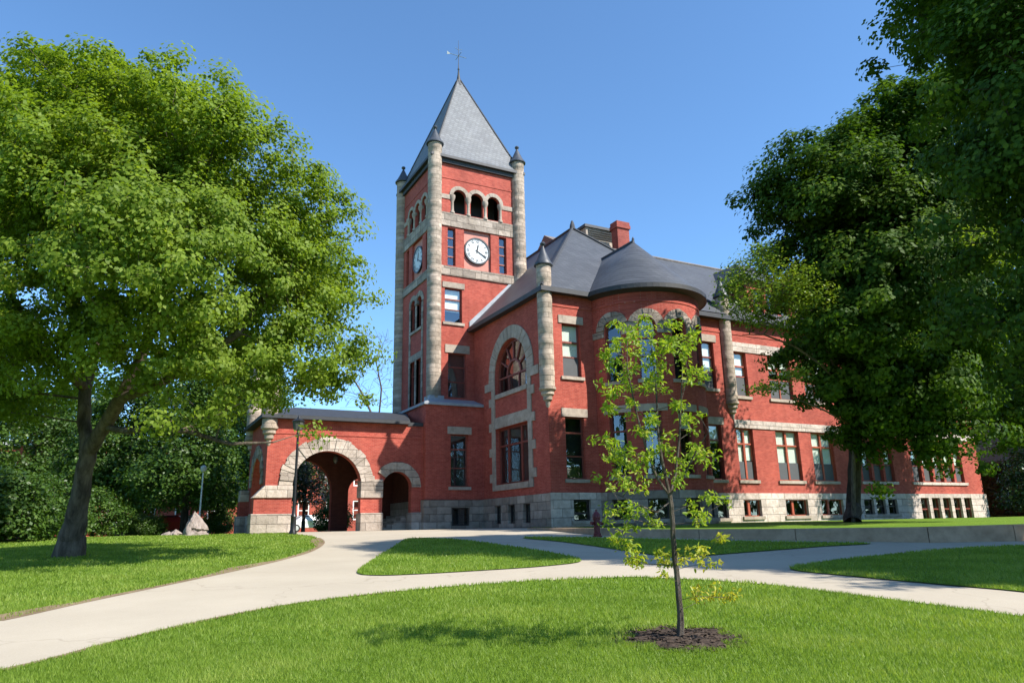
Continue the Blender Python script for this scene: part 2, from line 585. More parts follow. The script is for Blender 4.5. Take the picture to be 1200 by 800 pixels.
def window(mp, u0, u1, v0, v1, arch=False, mull=(), trans=(), mat='frame', blind=0.0, sill=True, lintel=None, lm='trim',
           w=0.16, fw=0.07, nu=1, sl=0.12, recess=None, spring=None, mid=None, bw=0.045, screen=0):
    """a window of the hall: the frame carries its panes, blind, sill and lintel"""
    mb = MB()
    vs = v1 if not arch else (spring if spring is not None else v1-(u1-u0)/2)
    ww = recess if recess is not None else w
    mb.mbox(mp, u0, u0+fw, v0, vs, ww, ww+0.09)
    mb.mbox(mp, u1-fw, u1, v0, vs, ww, ww+0.09)
    mb.mbox(mp, u0+fw, u1-fw, v0, v0+fw, ww, ww+0.09, nu)
    c, r = (u0+u1)/2, (u1-u0)/2
    if arch:
        voussoirs(mb, mp, c, vs, r-fw, r, 12, proud=-ww, back=ww+0.09, jit=0, gap=0, nu=1)
    else:
        mb.mbox(mp, u0+fw, u1-fw, v1-fw, v1, ww, ww+0.09, nu)
    for m_ in mull:
        x = u0+(u1-u0)*m_
        top = v1-fw
        if arch:
            top = vs+math.sqrt(max(0, (r-fw*.5)**2-(x-c)**2))-0.01
        mb.mbox(mp, x-bw, x+bw, v0+fw, top, ww-0.02, ww+0.07)
    for t in trans:
        z = t
        mb.mbox(mp, u0+fw, u1-fw, z-0.045, z+0.045, ww-0.012, ww+0.075, nu)
    if mid is not None:
        mb.mbox(mp, u0+fw, u1-fw, mid-0.03, mid+0.03, ww+0.004, ww+0.08, nu)
    f = mb.build('window', M[mat], hall)
    g = MB()
    gw = ww+0.05
    if arch:
        lp = archloop(u0+fw*.5, u1-fw*.5, v0+fw*.5, vs)
        g.add([mp(p[0], p[1], gw) for p in lp], [tuple(range(len(lp)))])
    else:
        for i in range(nu):
            a, b = u0+(u1-u0)*i/nu, u0+(u1-u0)*(i+1)/nu
            g.add([mp(a, v0, gw), mp(b, v0, gw), mp(b, v1, gw), mp(a, v1, gw)], [(0, 1, 2, 3)])
    g.build('pane', M['glass'], f)
    if blind > 0:
        b = MB()
        zb = v1-(v1-v0)*blind
        for lo, hi in ((0.0, 1.0),) if not mull else tuple(zip((0.0,)+tuple(mull), tuple(mull)+(1.0,))):
            a0, a1 = u0+(u1-u0)*lo+0.05, u0+(u1-u0)*hi-0.05
            dz = random.uniform(-0.12, 0.12)
            b.add([mp(a0, zb+dz, gw+0.06), mp(a1, zb+dz, gw+0.06), mp(a1, vs, gw+0.06), mp(a0, vs, gw+0.06)], [(0, 1, 2, 3)])
        b.build('blind', M['blind'], f)
    if screen:
        b = MB()
        zs = v0+(v1-v0)*screen
        for lo, hi in ((0.0, 1.0),) if not mull else tuple(zip((0.0,)+tuple(mull), tuple(mull)+(1.0,))):
            a0, a1 = u0+(u1-u0)*lo+0.05, u0+(u1-u0)*hi-0.05
            b.add([mp(a0, v0+fw, gw-.025), mp(a1, v0+fw, gw-.025), mp(a1, zs, gw-.025), mp(a0, zs, gw-.025)], [(0, 1, 2, 3)])
        b.build('insect_screen', M['screen'], f)
    if sill:
        s = MB()
        s.mbox(mp, u0-0.14, u1+0.14, v0-0.17, v0, -0.09, ww+0.05, nu)
        s.build('sill', M['trim'], f)
    if lintel:
        s = MB()
        s.mbox(mp, u0-lintel[2], u1+lintel[2], v1+0.002, v1+0.002+lintel[0], -lintel[1], 0.2, nu)
        s.build('lintel', M[lm], f)
    return f


def R4(u0, u1, v0, v1):
    return rect(u0, u1, v0, v1)


# ---- front wall of the block, bay and long wing share one plane
XB0, XB1 = BCX-3.24, BCX+3.24
LW = (19.17, 20.30, 3.82, 6.90)
UW = (19.18, 20.28, 8.95, 11.74)
RLW = (28.35, 29.48, 3.9, 6.95)
RUW = (28.42, 29.46, 9.0, 11.74)
lower = [(30.62, 31.9), (33.7, 35.62), (36.68, 38.58)]
upper = [(30.95, 31.95), (33.7, 35.62), (36.7, 38.6)]
G3 = [(41.0, 41.9), (42.1, 43.0), (43.2, 44.1)]
G5 = [(46.0+1.16*i, 46.0+1.16*i+0.92) for i in range(5)]
base_l = [(30.55, 31.9), (33.82, 35.65), (36.8, 38.7)]
BG3 = [(40.62, 41.52), (41.75, 42.65), (42.9, 43.8)]
BG5 = [(46.2+1.18*i, 46.2+1.18*i+0.86) for i in range(5)]
ZE = 13.35
ZW = 3.18
wall = MB()
panel(wall, FM, R4(Xg, XB0, ZW, ZE), [R4(*LW), R4(*UW)], 0.3)
holes = [R4(*RLW), R4(*RUW)]
holes += [R4(a, b, 3.9, 6.82) for a, b in lower] + [R4(a, b, 8.7, 11.32) for a, b in upper]
holes += [R4(a, b, 3.95, 6.0) for a, b in G3+G5] + [R4(a, b, 8.7, 11.0) for a, b in G3+G5]
panel(wall, FM, R4(XB1, XE, ZW, ZE), holes, 0.3)
wall.add([(XE, Yf, ZW), (XE, Yf+15, ZW), (XE, Yf+15, ZE), (XE, Yf, ZE)], [(0, 1, 2, 3)])
wall.add([(XE, Yf+15, 1.4), (Xg, Yf+15, 1.4), (Xg, Yf+15, ZE), (XE, Yf+15, ZE)], [(0, 1, 2, 3)])
wall.build('front_wall', M['brick'], hall)

core = MB()
core.add([(Xg+0.9, Yf+1.3, 1.5), (XE-.1, Yf+1.3, 1.5), (XE-.1, Yf+1.3, ZE), (Xg+.9, Yf+1.3, ZE)], [(0, 1, 2, 3)])
core.add([(Xg+0.9, Yf+1.3, 1.5), (Xg+.9, 45, 1.5), (Xg+.9, 45, ZE), (Xg+.9, Yf+1.3, ZE)], [(0, 1, 2, 3)])
for z in (3.25, 8.1, 13.2):
    core.add([(Xg+.05, Yf+.35, z), (XE, Yf+.35, z), (XE, Yf+1.4, z), (Xg+.05, Yf+1.4, z)], [(0, 1, 2, 3)])
    core.add([(Xg+.35, Yf+1.3, z), (Xg+1, Yf+1.3, z), (Xg+1, 39, z), (Xg+.35, 39, z)], [(0, 1, 2, 3)])
for x in [21.2, 27.6, 30.2, 32.8, 36.1, 39.8, 45.2, 52.2]:
    core.box(x, x+.1, Yf+.35, Yf+1.29, 1.5, ZE)
core.build('inner_wall', M['interior'], hall, recalc=False)

# windows of the block
window(FM, *LW, trans=(6.1,), mid=4.95, mat='frame', lintel=(0.42, 0.05, 0.2), blind=0.0)
window(FM, *UW, trans=(10.78,), mid=10.0, mat='frame', lintel=(0.42, 0.05, 0.2), blind=0.62, screen=.38)
window(FM, *RLW, trans=(6.1,), mid=4.95, lintel=(0.42, 0.05, 0.2), blind=0.3)
window(FM, *RUW, trans=(10.85,), mid=10.0, lintel=(0.42, 0.05, 0.2), blind=0.55, screen=.38)
for i, (a, b) in enumerate(lower):
    window(FM, a, b, 3.9, 6.82, mull=(0.5,), trans=(5.95,), mat='frame_red', blind=(0.62, 0.66, 0.64)[i], bw=0.065, screen=.36)
for i, (a, b) in enumerate(upper):
    window(FM, a, b, 8.7, 11.32, mull=(0.5,) if i else (), trans=(10.5,), mid=9.9, mat='frame_red', blind=(0.5, 0.35, 0.4)[i], screen=.45)
for i, (a, b) in enumerate(G3+G5):
    window(FM, a, b, 3.95, 6.0, mid=5.0, mat='frame', sill=False, blind=(0.45, 0, .5, .3, 0.5, .4, .6, .45)[i], screen=.48)
    window(FM, a, b, 8.7, 11.0, mid=9.9, mat='frame', sill=False, blind=0.3)

# stone courses of the wing
for z0, z1, x0 in ((6.84, 7.30, 30.5), (11.36, 11.92, 30.9)):
    s = MB()
    x = x0
    while x < XE-0.05:
        x2 = min(x+random.uniform(1.5, 2.4), XE+0.02)
        s.box(x, x2-0.008, Yf-0.05-random.uniform(0, 0.02), Yf+0.12, z0, z1)
        x = x2
    s.build('stone_band', M['wing_stone'], hall)
for gx0, gx1, z in ((40.8, 44.3, 3.93), (45.8, 51.8, 3.93), (40.8, 44.3, 8.68), (45.8, 51.8, 8.68)):
    MB().box(gx0, gx1, Yf-0.08, Yf+0.2, z-0.17, z).build('sill_course', M['wing_stone'], hall)
MB().box(XB1+.2, XE, Yf-0.035, Yf+0.1, 12.38, 12.5).box(Xg+.3, XB0-.1, Yf-0.035, Yf+0.1, 12.60, 12.72).build('string_course', M['brick'], hall)

# rock faced foundation
fd = MB()
FF = frontmap(Yf-0.10)
panel(fd, FF, R4(Xg-0.1, XB0, 1.2, ZW), [R4(19.42, 20.42, 1.85, 2.85)], 0.34)
bh = [R4(28.5, 29.4, 1.85, 2.85)]+[R4(a, b, 1.92, 2.82) for a, b in base_l+BG3]+[R4(a, b, 1.5, 2.92) for a, b in BG5]
panel(fd, FF, R4(XB1, XE+0.1, 1.2, ZW), bh, 0.34)
fd.add([FF(Xg-.1, ZW, 0), FF(XB0, ZW, 0), FF(XB0, ZW, .2), FF(Xg-.1, ZW, .2)], [(0, 1, 2, 3)])
fd.add([FF(XB1, ZW, 0), FF(XE+.1, ZW, 0), FF(XE+.1, ZW, .2), FF(XB1, ZW, .2)], [(0, 1, 2, 3)])
fd.add([(XE+.1, Yf-.1, 1.2), (XE+.1, Yf+15, 1.2), (XE+.1, Yf+15, ZW), (XE+.1, Yf-.1, ZW)], [(0, 1, 2, 3)])
fd.build('foundation', M['wing_stone'], hall)
window(FF, 19.42, 20.42, 1.85, 2.85, trans=(2.2,), mat='frame_dark', sill=True)
window(FF, 28.5, 29.4, 1.85, 2.85, mat='frame_dark')
for a, b in base_l:
    window(FF, a, b, 1.92, 2.82, mull=(0.38,), mat='frame_red', bw=0.08, fw=.05)
for a, b in BG3:
    window(FF, a, b, 1.92, 2.82, mat='frame_dark', trans=(2.4,))
for a, b in BG5:
    window(FF, a, b, 1.5, 2.92, mat='frame', sill=False, trans=(2.2,))

# ---- side wall with the great arched window
AC, AR, ASP = 34.47, 1.88, 9.85
gw = MB()
GA = archloop(AC-AR, AC+AR, 8.85, ASP, 20)
GLOW = R4(AC-AR, AC+AR, 3.86, 6.92)
panel(gw, LM, R4(Yf, 39.5, 3.14, ZE+0.1), [GA, GLOW], 0.35)
gw.build('side_wall', M['brick'], hall)
sf = MB()
LF = leftmap(Xg-0.10)
panel(sf, LF, R4(Yf-.1, 38.0, 1.2, 3.16), [R4(32.45, 33.2, 1.8, 2.75), R4(34.1, 34.85, 1.8, 2.75), R4(35.7, 36.45, 1.8, 2.75)], 0.34)
sf.add([LF(Yf-.1, 3.16, 0), LF(38, 3.16, 0), LF(38, 3.16, .2), LF(Yf-.1, 3.16, .2)], [(0, 1, 2, 3)])
sf.build('foundation', M['stone'], hall)
for a in (32.45, 34.1, 35.7):
    window(LF, a, a+0.75, 1.8, 2.75, mat='frame_dark', sill=False)
# fan window
f = window(LM, AC-AR, AC+AR, 8.85, 0, arch=True, spring=ASP, mat='frame', w=0.22, fw=0.12, sill=False, trans=(9.75,))
fan = MB()
fan.mbox(LM, AC-0.62, AC-0.54, 8.95, 9.75, .2, .3).mbox(LM, AC+0.54, AC+0.62, 8.95, 9.75, .2, .3)
voussoirs(fan, LM, AC, ASP-0.05, 0.72, 0.84, 14, proud=-0.2, back=0.3, jit=0, gap=0, nu=1)
for a in (30, 62, 90, 118, 150):
    c, s_ = math.cos(R_(a)), math.sin(R_(a))
    t = 0.045
    q = [(AC+.8*c-t*s_, ASP+.8*s_+t*c), (AC+.8*c+t*s_, ASP+.8*s_-t*c), (AC+1.82*c+t*s_, ASP+1.82*s_-t*c), (AC+1.82*c-t*s_, ASP+1.82*s_+t*c)]
    fan.hexa([LM(x, y, 0.3) for x, y in q]+[LM(x, y, 0.2) for x, y in q])
fan.build('fan_bars', M['frame'], f)
window(LM, AC-AR, AC+AR, 3.86, 6.92, mull=(0.3, 0.7), trans=(5.95,), mat='frame', w=0.22, fw=0.1, sill=False, bw=0.08)
# stone surround, quoins and impost blocks
sr = MB()
voussoirs(sr, LM, AC, ASP, AR+.02, 2.62, 17, proud=0.05, back=0.1, jit=0.012, gap=0.006)
for sgn in (-1, 1):
    a, b = AC+sgn*(AR+.02), AC+sgn*2.3
    z, k = 3.55, 0
    while z < ASP-0.02:
        z2 = min(z+0.47, ASP)
        o = b+sgn*(0.32 if k % 3 == 1 else 0.0)
        if 8.75 < z < 9.6:
            o = AC+sgn*3.15
        sr.mbox(LM, min(a, o), max(a, o), z, z2-0.008, -0.05-random.uniform(0, .015), 0.1)
        z, k = z2, k+1
sr.mbox(LM, AC-AR, AC+AR, 3.55, 3.85, -0.09, 0.3)
sr.mbox(LM, AC-AR, AC+AR, 6.94, 7.55, -0.05, 0.2)
sr.mbox(LM, AC-AR, AC+AR, 8.6, 8.84, -0.09, 0.3)
sr.build('window_surround', M['trim'], hall)

# ---- the rounded bay
BA = BR*R_(85.5)
bw_ = MB()
cuts = [BR*R_(a) for a in range(-84, 85, 4)]
angs = (-63, -31.5, 0, 31.5, 63)
ha = 0.46
bholes = [R4(BR*R_(a)-ha, BR*R_(a)+ha, 3.9, 7.0) for a in angs]+[archloop(BR*R_(a)-ha, BR*R_(a)+ha, 8.6, 11.33, 10) for a in angs]
panel(bw_, bmap, R4(-BA, BA, ZW, ZE+.1), bholes, 0.32, cuts)
bw_.build('bay_wall', M['brick'], hall)
bf = MB()


def bmf(u, v, w):
    return bmap(u, v, w-0.10)


panel(bf, bmf, R4(-BA, BA, 1.2, ZW), [R4(BR*R_(a)-.5, BR*R_(a)+.5, 1.85, 2.8) for a in angs], 0.34, cuts)
n = 40
bf.add([bmf(-BA+2*BA*i/n, ZW, w) for i in range(n+1) for w in (0, .2)], [(2*i, 2*i+2, 2*i+3, 2*i+1) for i in range(n)])
bf.build('bay_foundation', M['stone'], hall)
for a in angs:
    u = BR*R_(a)
    window(bmap, u-ha, u+ha, 3.9, 7.0, trans=(6.1,), mid=4.95, lintel=(0.36, 0.05, 0.3), nu=4, blind=0.3 if a == 0 else 0)
    f = window(bmap, u-ha, u+ha, 8.6, 0, arch=True, spring=11.33, trans=(10.75,), mid=9.8, nu=4)
    v = MB()
    voussoirs(v, bmap, u, 11.33, ha+0.01, 0.93, 9, proud=0.07, back=0.1, jit=0.04, irregular=0.02, gap=0.01)
    v.build('arch', M['stone'], f)
    window(bmf, u-.5, u+.5, 1.85, 2.8, mat='frame_dark', nu=4)
edges = [-BA]+sum([[BR*R_(a)-0.5, BR*R_(a)+0.5] for a in angs], [])+[BA]
for i in range(0, len(edges), 2):
    a, b = edges[i]+.01, edges[i+1]-.01
    MB().mbox(bmap, a, b, 10.98, 11.32, -0.05, 0.1, 5).build('impost_block', M['stone'], hall)
st = MB()
st.mbox(bmap, -BA, BA, 12.6, 12.72, -0.035, 0.1, 40)
st.build('string_course', M['brick'], hall)
bc = MB()                                     # dark core behind the bay windows
prof = [(-75+150*i/16) for i in range(17)]
bc.add([(BCX+2.0*math.sin(R_(a)), BCY-2.0*math.cos(R_(a)), z) for a in prof for z in (1.3, ZE)], [(2*i, 2*i+2, 2*i+3, 2*i+1) for i in range(16)])
for z in (3.25, 8.1, 13.2):
    bc.add([(BCX+(BR-.35)*math.sin(R_(a)), BCY-(BR-.35)*math.cos(R_(a)), z) for a in prof]+[(BCX+1.9*math.sin(R_(a)), BCY-1.9*math.cos(R_(a)), z) for a in prof], [(i, i+1, 18+i, 17+i) for i in range(16)])
bc.build('inner_wall', M['interior'], hall, recalc=False)

# ---- tower base
tb = MB()
TBW = (16.18, 17.26, 3.86, 6.80)
panel(tb, BM_, R4(14.66, Xg, 3.14, 8.42), [R4(*TBW)], 0.3)
panel(tb, BLM, R4(Yb, 46.2, 3.14, 8.42), [], 0.3)
tb.add([(14.66, 46.2, 1.4), (20, 46.2, 1.4), (20, 46.2, 8.4), (14.66, 46.2, 8.4)], [(0, 1, 2, 3)])
tb.build('tower_base_wall', M['brick'], hall)
window(BM_, *TBW, trans=(5.95,), mull=(), mid=4.9, mat='frame', lintel=(0.42, 0.05, 0.2))
tf = MB()
TFM, TFL = frontmap(Yb-.1), leftmap(14.56)
panel(tf, TFM, R4(14.56, Xg-.1, 1.2, 3.15), [R4(16.2, 17.3, 1.75, 2.72)], .34)
panel(tf, TFL, R4(Yb-.1, 46.2, 1.2, 3.15), [], .3)
tf.box(14.56, Xg, Yb-.1, Yb+.1, 3.13, 3.15)
tf.build('foundation', M['stone'], hall)
window(TFM, 16.2, 17.3, 1.75, 2.72, mat='frame_dark', sill=False)
MB().box(15.5, 18.1, Yb+.6, Yb+.7, 1.5, 8.3).build('inner_wall', M['interior'], hall)
# weathered set-off where the tower narrows
so = MB()
o = 0.13
so.hexa([(14.66-o, Yb-o, 8.42), (Xg-.01, Yb-o, 8.42), (Xg-.01, Yt+.02, 8.42), (TX0+.02, Yt+.02, 8.42), (14.66-o, Yb-o, 8.56), (Xg-.01, Yb-o, 8.56), (Xg-.01, Yt+.02, 9.02), (TX0+.02, Yt+.02, 9.02)])
so.hexa([(14.66-o, 46.2, 8.42), (14.66-o, Yb-o, 8.42), (TX0+.02, Yt+.02, 8.42), (TX0+.02, 46.2, 8.42), (14.66-o, 46.2, 8.56), (14.66-o, Yb-o, 8.56), (TX0+.02, Yt+.02, 9.02), (TX0+.02, 46.2, 9.02)])
so.build('set_off', M['lead'], hall)

# ---- tower shaft
tw = MB()
W1 = (16.3, 17.45, 13.75, 15.95)
W2 = (16.52, 17.72, 9.12, 11.85)
BEL = [(16.86, 17.74), (18.08, 18.96), (19.28, 20.16)]
SLI = [(16.48, 17.02, 17.42, 19.92), (20.08, 20.62, 17.42, 19.92)]
PAN = (17.6, 19.48, 17.36, 20.0)
th = [R4(*W1), R4(*W2), R4(*SLI[0]), R4(*SLI[1]), R4(*PAN)]+[archloop(a, b, 20.98, 22.18, 12) for a, b in BEL]
panel(tw, TM, R4(TX0, TX1, 8.5, 24.62), th, 0.22)
YC = (TY0+TY1)/2
lbel = [(YC-1.65+1.22*i-.03, YC-1.65+1.22*i+.85) for i in range(3)]
lsl = [(YC-2.1, YC-1.56, 17.42, 19.92), (YC+1.56, YC+2.1, 17.42, 19.92)]
lpan = (YC-.94, YC+.94, 17.36, 20.0)
ltw = [archloop(YC-1.0, YC-.1, 13.9, 15.55, 10), archloop(YC+.1, YC+1.0, 13.9, 15.55, 10), R4(YC-1, YC-.1, 9.1, 11.9), R4(YC+.1, YC+1, 9.1, 11.9)]
panel(tw, TLM, R4(TY0, TY1, 8.5, 24.62), [R4(*lsl[0]), R4(*lsl[1]), R4(*lpan)]+[archloop(a, b, 20.98, 22.18, 12) for a, b in lbel]+ltw, 0.22)
tw.add([(TX1, TY0, 8), (TX1, TY1, 8), (TX1, TY1, 24.62), (TX1, TY0, 24.62), (TX0, TY1, 8), (TX0, TY1, 24.62)], [(0, 1, 2, 3), (1, 4, 5, 2)])
tw.build('tower_wall', M['brick'], hall)
ti = MB()
ti.box(TX0+.6, TX1-.2, TY0+.6, TY1-.2, 8.2, 20.4)
ti.box(TX0+1.6, TX1-1.0, TY0+1.6, TY1-1.0, 20.5, 24.5)
ti.add([(TX0+.1, TY0+.1, 20.9), (TX1-.1, TY0+.1, 20.9), (TX1-.1, TY1-.1, 20.9), (TX0+.1, TY1-.1, 20.9)], [(0, 1, 2, 3)])
ti.build('inner_wall', M['interior'], hall)
window(TM, *W1, trans=(15.25,), mid=14.6, mat='frame', lintel=(0.36, 0.05, 0.16), blind=0.62, sl=.2)
window(TM, *W2, trans=(11.0,), mid=10.1, mull=(), mat='frame', lintel=(0.5, 0.05, 0.2), sill=False)
for q in SLI:
    window(TM, *q, mat='frame', sill=False, trans=(18.05, 18.7, 19.3), fw=0.05)
for q in lsl:
    window(TLM, *q, mat='frame', sill=False, trans=(18.05, 18.7, 19.3), fw=0.05)
for lp, sp in (((YC-1.0, YC-.1), 15.55), ((YC+.1, YC+1), 15.55)):
    window(TLM, lp[0], lp[1], 13.9, 0, arch=True, spring=sp, mat='frame', sill=True, mid=14.9)
    window(TLM, lp[0], lp[1], 9.1, 11.9, mat='frame', sill=False, trans=(11.0,))
for mp, u0, u1 in ((TM, TX0, TX1), (TLM, TY0, TY1)):
    for z0, z1 in ((16.75, 17.34), (20.02, 20.92)):
        s = MB()
        x = u0+.3
        while x < u1-.35:
            x2 = min(x+random.uniform(.9, 1.7), u1-.3)
            s.mbox(mp, x, x2-.008, z0, z1, -0.06-random.uniform(0, .03), 0.15)
            x = x2
        s.build('stone_band', M['stone'], hall)
    MB().mbox(mp, u0+.3, u1-.3, 23.28, 23.4, -0.03, .1).build('string_course', M['brick'], hall)
for mp, bel, u0, u1 in ((TM, BEL, TX0, TX1), (TLM, lbel, TY0, TY1)):
    s = MB()
    for a, b in bel:
        voussoirs(s, mp, (a+b)/2, 22.18, (b-a)/2+.01, 0.70 if bel is BEL else .68, 9, proud=0.05, back=.12, jit=.01, gap=.006)
    s.mbox(mp, u0+.3, bel[0][0]-.12, 21.86, 22.16, -.05, .1)
    s.mbox(mp, bel[2][1]+.12, u1-.3, 21.86, 22.16, -.05, .1)
    s.build('belfry_arches', M['trim'], hall)
    for x in (bel[0][0]-.06, (bel[0][1]+bel[1][0])/2, (bel[1][1]+bel[2][0])/2, bel[2][1]+.06):
        c = mp(x, 0, 0.02)
        MB().lathe((c[0], c[1]), [(.16, 20.93), (.16, 21.05), (.105, 21.1), (.10, 21.75), (.13, 21.82), (.2, 22.0), (.2, 22.17)], 12).build('colonnette', M['trim'], hall, smooth=True)
for mp, u0, u1 in ((TLM, YC-1, YC+1),):
    s = MB()
    for c in (YC-.55, YC+.55):
        voussoirs(s, mp, c, 15.55, .46, .8, 8, proud=.05, back=.1, jit=.01)
    s.mbox(mp, YC-.1, YC+.1, 13.9, 15.5, -.05, .2).mbox(mp, YC-1.25, YC-1.0, 8.9, 15.5, -.05, .1).mbox(mp, YC+1.0, YC+1.25, 8.9, 15.5, -.05, .1)
    s.mbox(mp, YC-.1, YC+.1, 9.1, 11.9, -.05, .2).mbox(mp, YC-1., YC+1., 11.92, 12.35, -.05, .1)
    s.build('window_surround', M['stone'], hall)

# ---- clocks
ROMAN = ['XII', 'I', 'II', 'III', 'IIII', 'V', 'VI', 'VII', 'VIII', 'IX', 'X', 'XI']
for mp, cu, flip in ((TM, 18.54, 1), (TLM, YC, -1)):
    u0, u1 = (PAN[0], PAN[1]) if flip == 1 else (lpan[0], lpan[1])
    p = MB()
    p.mbox(mp, u0, u1, 17.34, 20.02, 0.15, 0.22)
    pn = p.build('clock_panel', M['terracotta'], hall)
    cv, r = 18.68, 0.80

    def disc(mb, r0, r1, w0, w1, n=40):
        for i in range(n):
            a, b = 2*PI*i/n, 2*PI*(i+1)/n
            q = [(cu+r0*math.cos(a), cv+r0*math.sin(a)), (cu+r1*math.cos(a), cv+r1*math.sin(a)), (cu+r1*math.cos(b), cv+r1*math.sin(b)), (cu+r0*math.cos(b), cv+r0*math.sin(b))]
            mb.hexa([mp(x, y, w1) for x, y in q]+[mp(x, y, w0) for x, y in q])
        return mb
    disc(MB(), r, 0.90, 0.02, 0.15).build('clock_rim', M['black'], pn)
    disc(MB(), 0.005, r, 0.06, 0.15).build('clock_face', M['clockface'], pn)
    nm = MB()
    for k, tx in enumerate(ROMAN):
        cd = D.curves.new('numeral_text', 'FONT')
        cd.body = tx
        cd.size = 0.26
        cd.align_x = 'CENTER'
        cd.align_y = 'CENTER'
        cd.offset = 0.006
        to = D.objects.new('numeral_text', cd)
        COL.objects.link(to)
        me = D.meshes.new_from_object(to.evaluated_get(bpy.context.evaluated_depsgraph_get()))
        a = 2*PI*k/12
        vs = []
        for v in me.vertices:
            x, y = v.co.x*0.8, v.co.y
            xr, yr = x*math.cos(-a)-y*math.sin(-a), x*math.sin(-a)+y*math.cos(-a)
            # on the side wall "u" runs to the viewer's left, so the dial is mirrored back
            vs.append(mp(cu+flip*(0.63*math.sin(a)+xr), cv+0.63*math.cos(a)+yr, 0.052))
        nm.add(vs, [tuple(p_.vertices) for p_ in me.polygons])
        D.objects.remove(to)
        D.meshes.remove(me)
    nm.build('numerals', M['black'], pn, recalc=False)
    for nme, ang, ln, wd, dp in (('hour_hand', R_(10), 0.50, 0.05, 0.045), ('minute_hand', R_(120), 0.70, 0.035, 0.035)):
        s_, c_ = math.sin(ang)*flip, math.cos(ang)
        px_, py_ = c_, -s_
        q = [(cu-s_*.12-px_*wd*.7, cv-c_*.12-py_*wd*.7), (cu-s_*.12+px_*wd*.7, cv-c_*.12+py_*wd*.7),
             (cu+s_*ln*.75+px_*wd, cv+c_*ln*.75+py_*wd), (cu+s_*ln, cv+c_*ln), (cu+s_*ln*.75-px_*wd, cv+c_*ln*.75-py_*wd)]
        h = MB()
        h.add([mp(x, y, dp) for x, y in q]+[mp(x, y, dp-.012) for x, y in q], [(0, 1, 2, 3, 4), (9, 8, 7, 6, 5)]+[(i, (i+1) % 5, 5+(i+1) % 5, 5+i) for i in range(5)])
        h.build(nme, M['black'], pn)


# ---- stone corner turrets with slate caps
def turret(x, y, r, z0, z1, corbel=False, cap=1.25, capmat='cap'):
    pr = []
    if corbel:
        pr += [(0.06, z0-1.0), (.12, z0-.85), (.12, z0-.72), (r*.6, z0-.62), (r*.6, z0-.45), (r*.85, z0-.36), (r*.85, z0-.2), (r*1.12, z0-.12), (r*1.12, z0)]
    z = z0
    while z < z1-0.05:
        h = min(random.uniform(.22, .34), z1-z)
        k = r*random.uniform(0.99, 1.01)
        pr += [(k, z+.004), (k, z+h-.004)]
        z += h
    t = MB().lathe((x, y), pr, 22).build('turret', M['shaft'], hall, smooth=True)
    cp = [(r*1.0, z1), (r*1.28, z1+.02), (r*1.3, z1+.08), (r*.95, z1+.3), (r*.6, z1+cap*.5), (r*.25, z1+cap*.78), (.07, z1+cap*.84), (.06, z1+cap*.9), (.13, z1+cap*.94), (.15, z1+cap), (.10, z1+cap*1.06), (.01, z1+cap*1.1)]
    MB().lathe((x, y), cp, 20).build('turret_cap', M[capmat], t, smooth=True)


turret(TX0, TY0, 0.44, 9.0, 25.45)
turret(TX1, TY0, 0.44, 9.0, 25.45)
turret(TX0, TY1, 0.44, 9.0, 25.45)
turret(TX1, TY1, 0.44, 9.0, 25.45)
MB().box(TX0-.42, TX0+.5, TY0-.42, TY0+.45, 8.6, 9.12).build('turret_plinth', M['lead'], hall)
turret(Xg+.02, Yf+.05, 0.385, 8.3, 14.7, True)
turret(30.47, Yf+.02, 0.385, 8.3, 14.55, True)
turret(6.35, Yp+.05, 0.38, 6.85, 10.6, True)
turret(6.35, 43.9, 0.38, 6.85, 10.6, True)

# ---- tower roof
tr = MB()
cx, cy = (TX0+TX1)/2, (TY0+TY1)/2
hw, hd = (TX1-TX0)/2+.32, (TY1-TY0)/2+.32


def ring(z, k, hw=hw, hd=hd, cx=cx, cy=cy):
    return [(cx-hw*k, cy-hd*k, z), (cx+hw*k, cy-hd*k, z), (cx+hw*k, cy+hd*k, z), (cx-hw*k, cy+hd*k, z)]


lv = [(24.72, 1.0), (24.95, .955), (25.5, .88), (26.4, .77), (32.85, .032)]
vs = sum([ring(z, k) for z, k in lv], [])
tr.add(vs, [(4*j+i, 4*j+(i+1) % 4, 4*j+4+(i+1) % 4, 4*j+4+i) for j in range(len(lv)-1) for i in range(4)]+[(3, 2, 1, 0), (16, 17, 18, 19)])
trf = tr.build('tower_roof', M['tower_slate'], hall)
g = MB()
for i in range(4):                            # lead ridge rolls along the hips
    for j in range(1, len(lv)-1):
        g.tube(vs[4*j+i], vs[4*j+4+i], 0.075, 0.06, 6)
g.build('hip_rolls', M['gutter'], trf)
g = MB()
g.box(cx-hw-.06, cx+hw+.06, cy-hd-.06, cy+hd+.06, 24.56, 24.74).box(cx-hw+.15, cx+hw-.15, cy-hd+.15, cy+hd-.15, 24.30, 24.558)
g.build('cornice', M['gutter'], trf)
fn = MB().lathe((cx, cy), [(.33, 32.35), (.22, 32.62), (.14, 32.95), (.08, 33.3), (.045, 33.7), (.08, 33.78), (.035, 33.9), (.022, 34.3), (.010, 36.2)], 12).build('finial', M['gutter'], trf, smooth=True)
wv = MB()
z = 34.9
wv.tube((cx-.62, cy, z), (cx+.62, cy, z), .02).tube((cx, cy-.5, z), (cx, cy+.5, z), .02)
wv.add([(cx-.62, cy-.01, z), (cx-.9, cy-.01, z+.14), (cx-.9, cy-.01, z-.14), (cx-.62, cy+.01, z), (cx-.9, cy+.01, z+.14), (cx-.9, cy+.01, z-.14)], [(0, 1, 2), (5, 4, 3), (0, 3, 4, 1), (1, 4, 5, 2), (2, 5, 3, 0)])
wv.tube((cx, cy, z+.5), (cx+.28, cy, z+.6), .015).tube((cx, cy, z+.5), (cx-.28, cy, z+.6), .015)
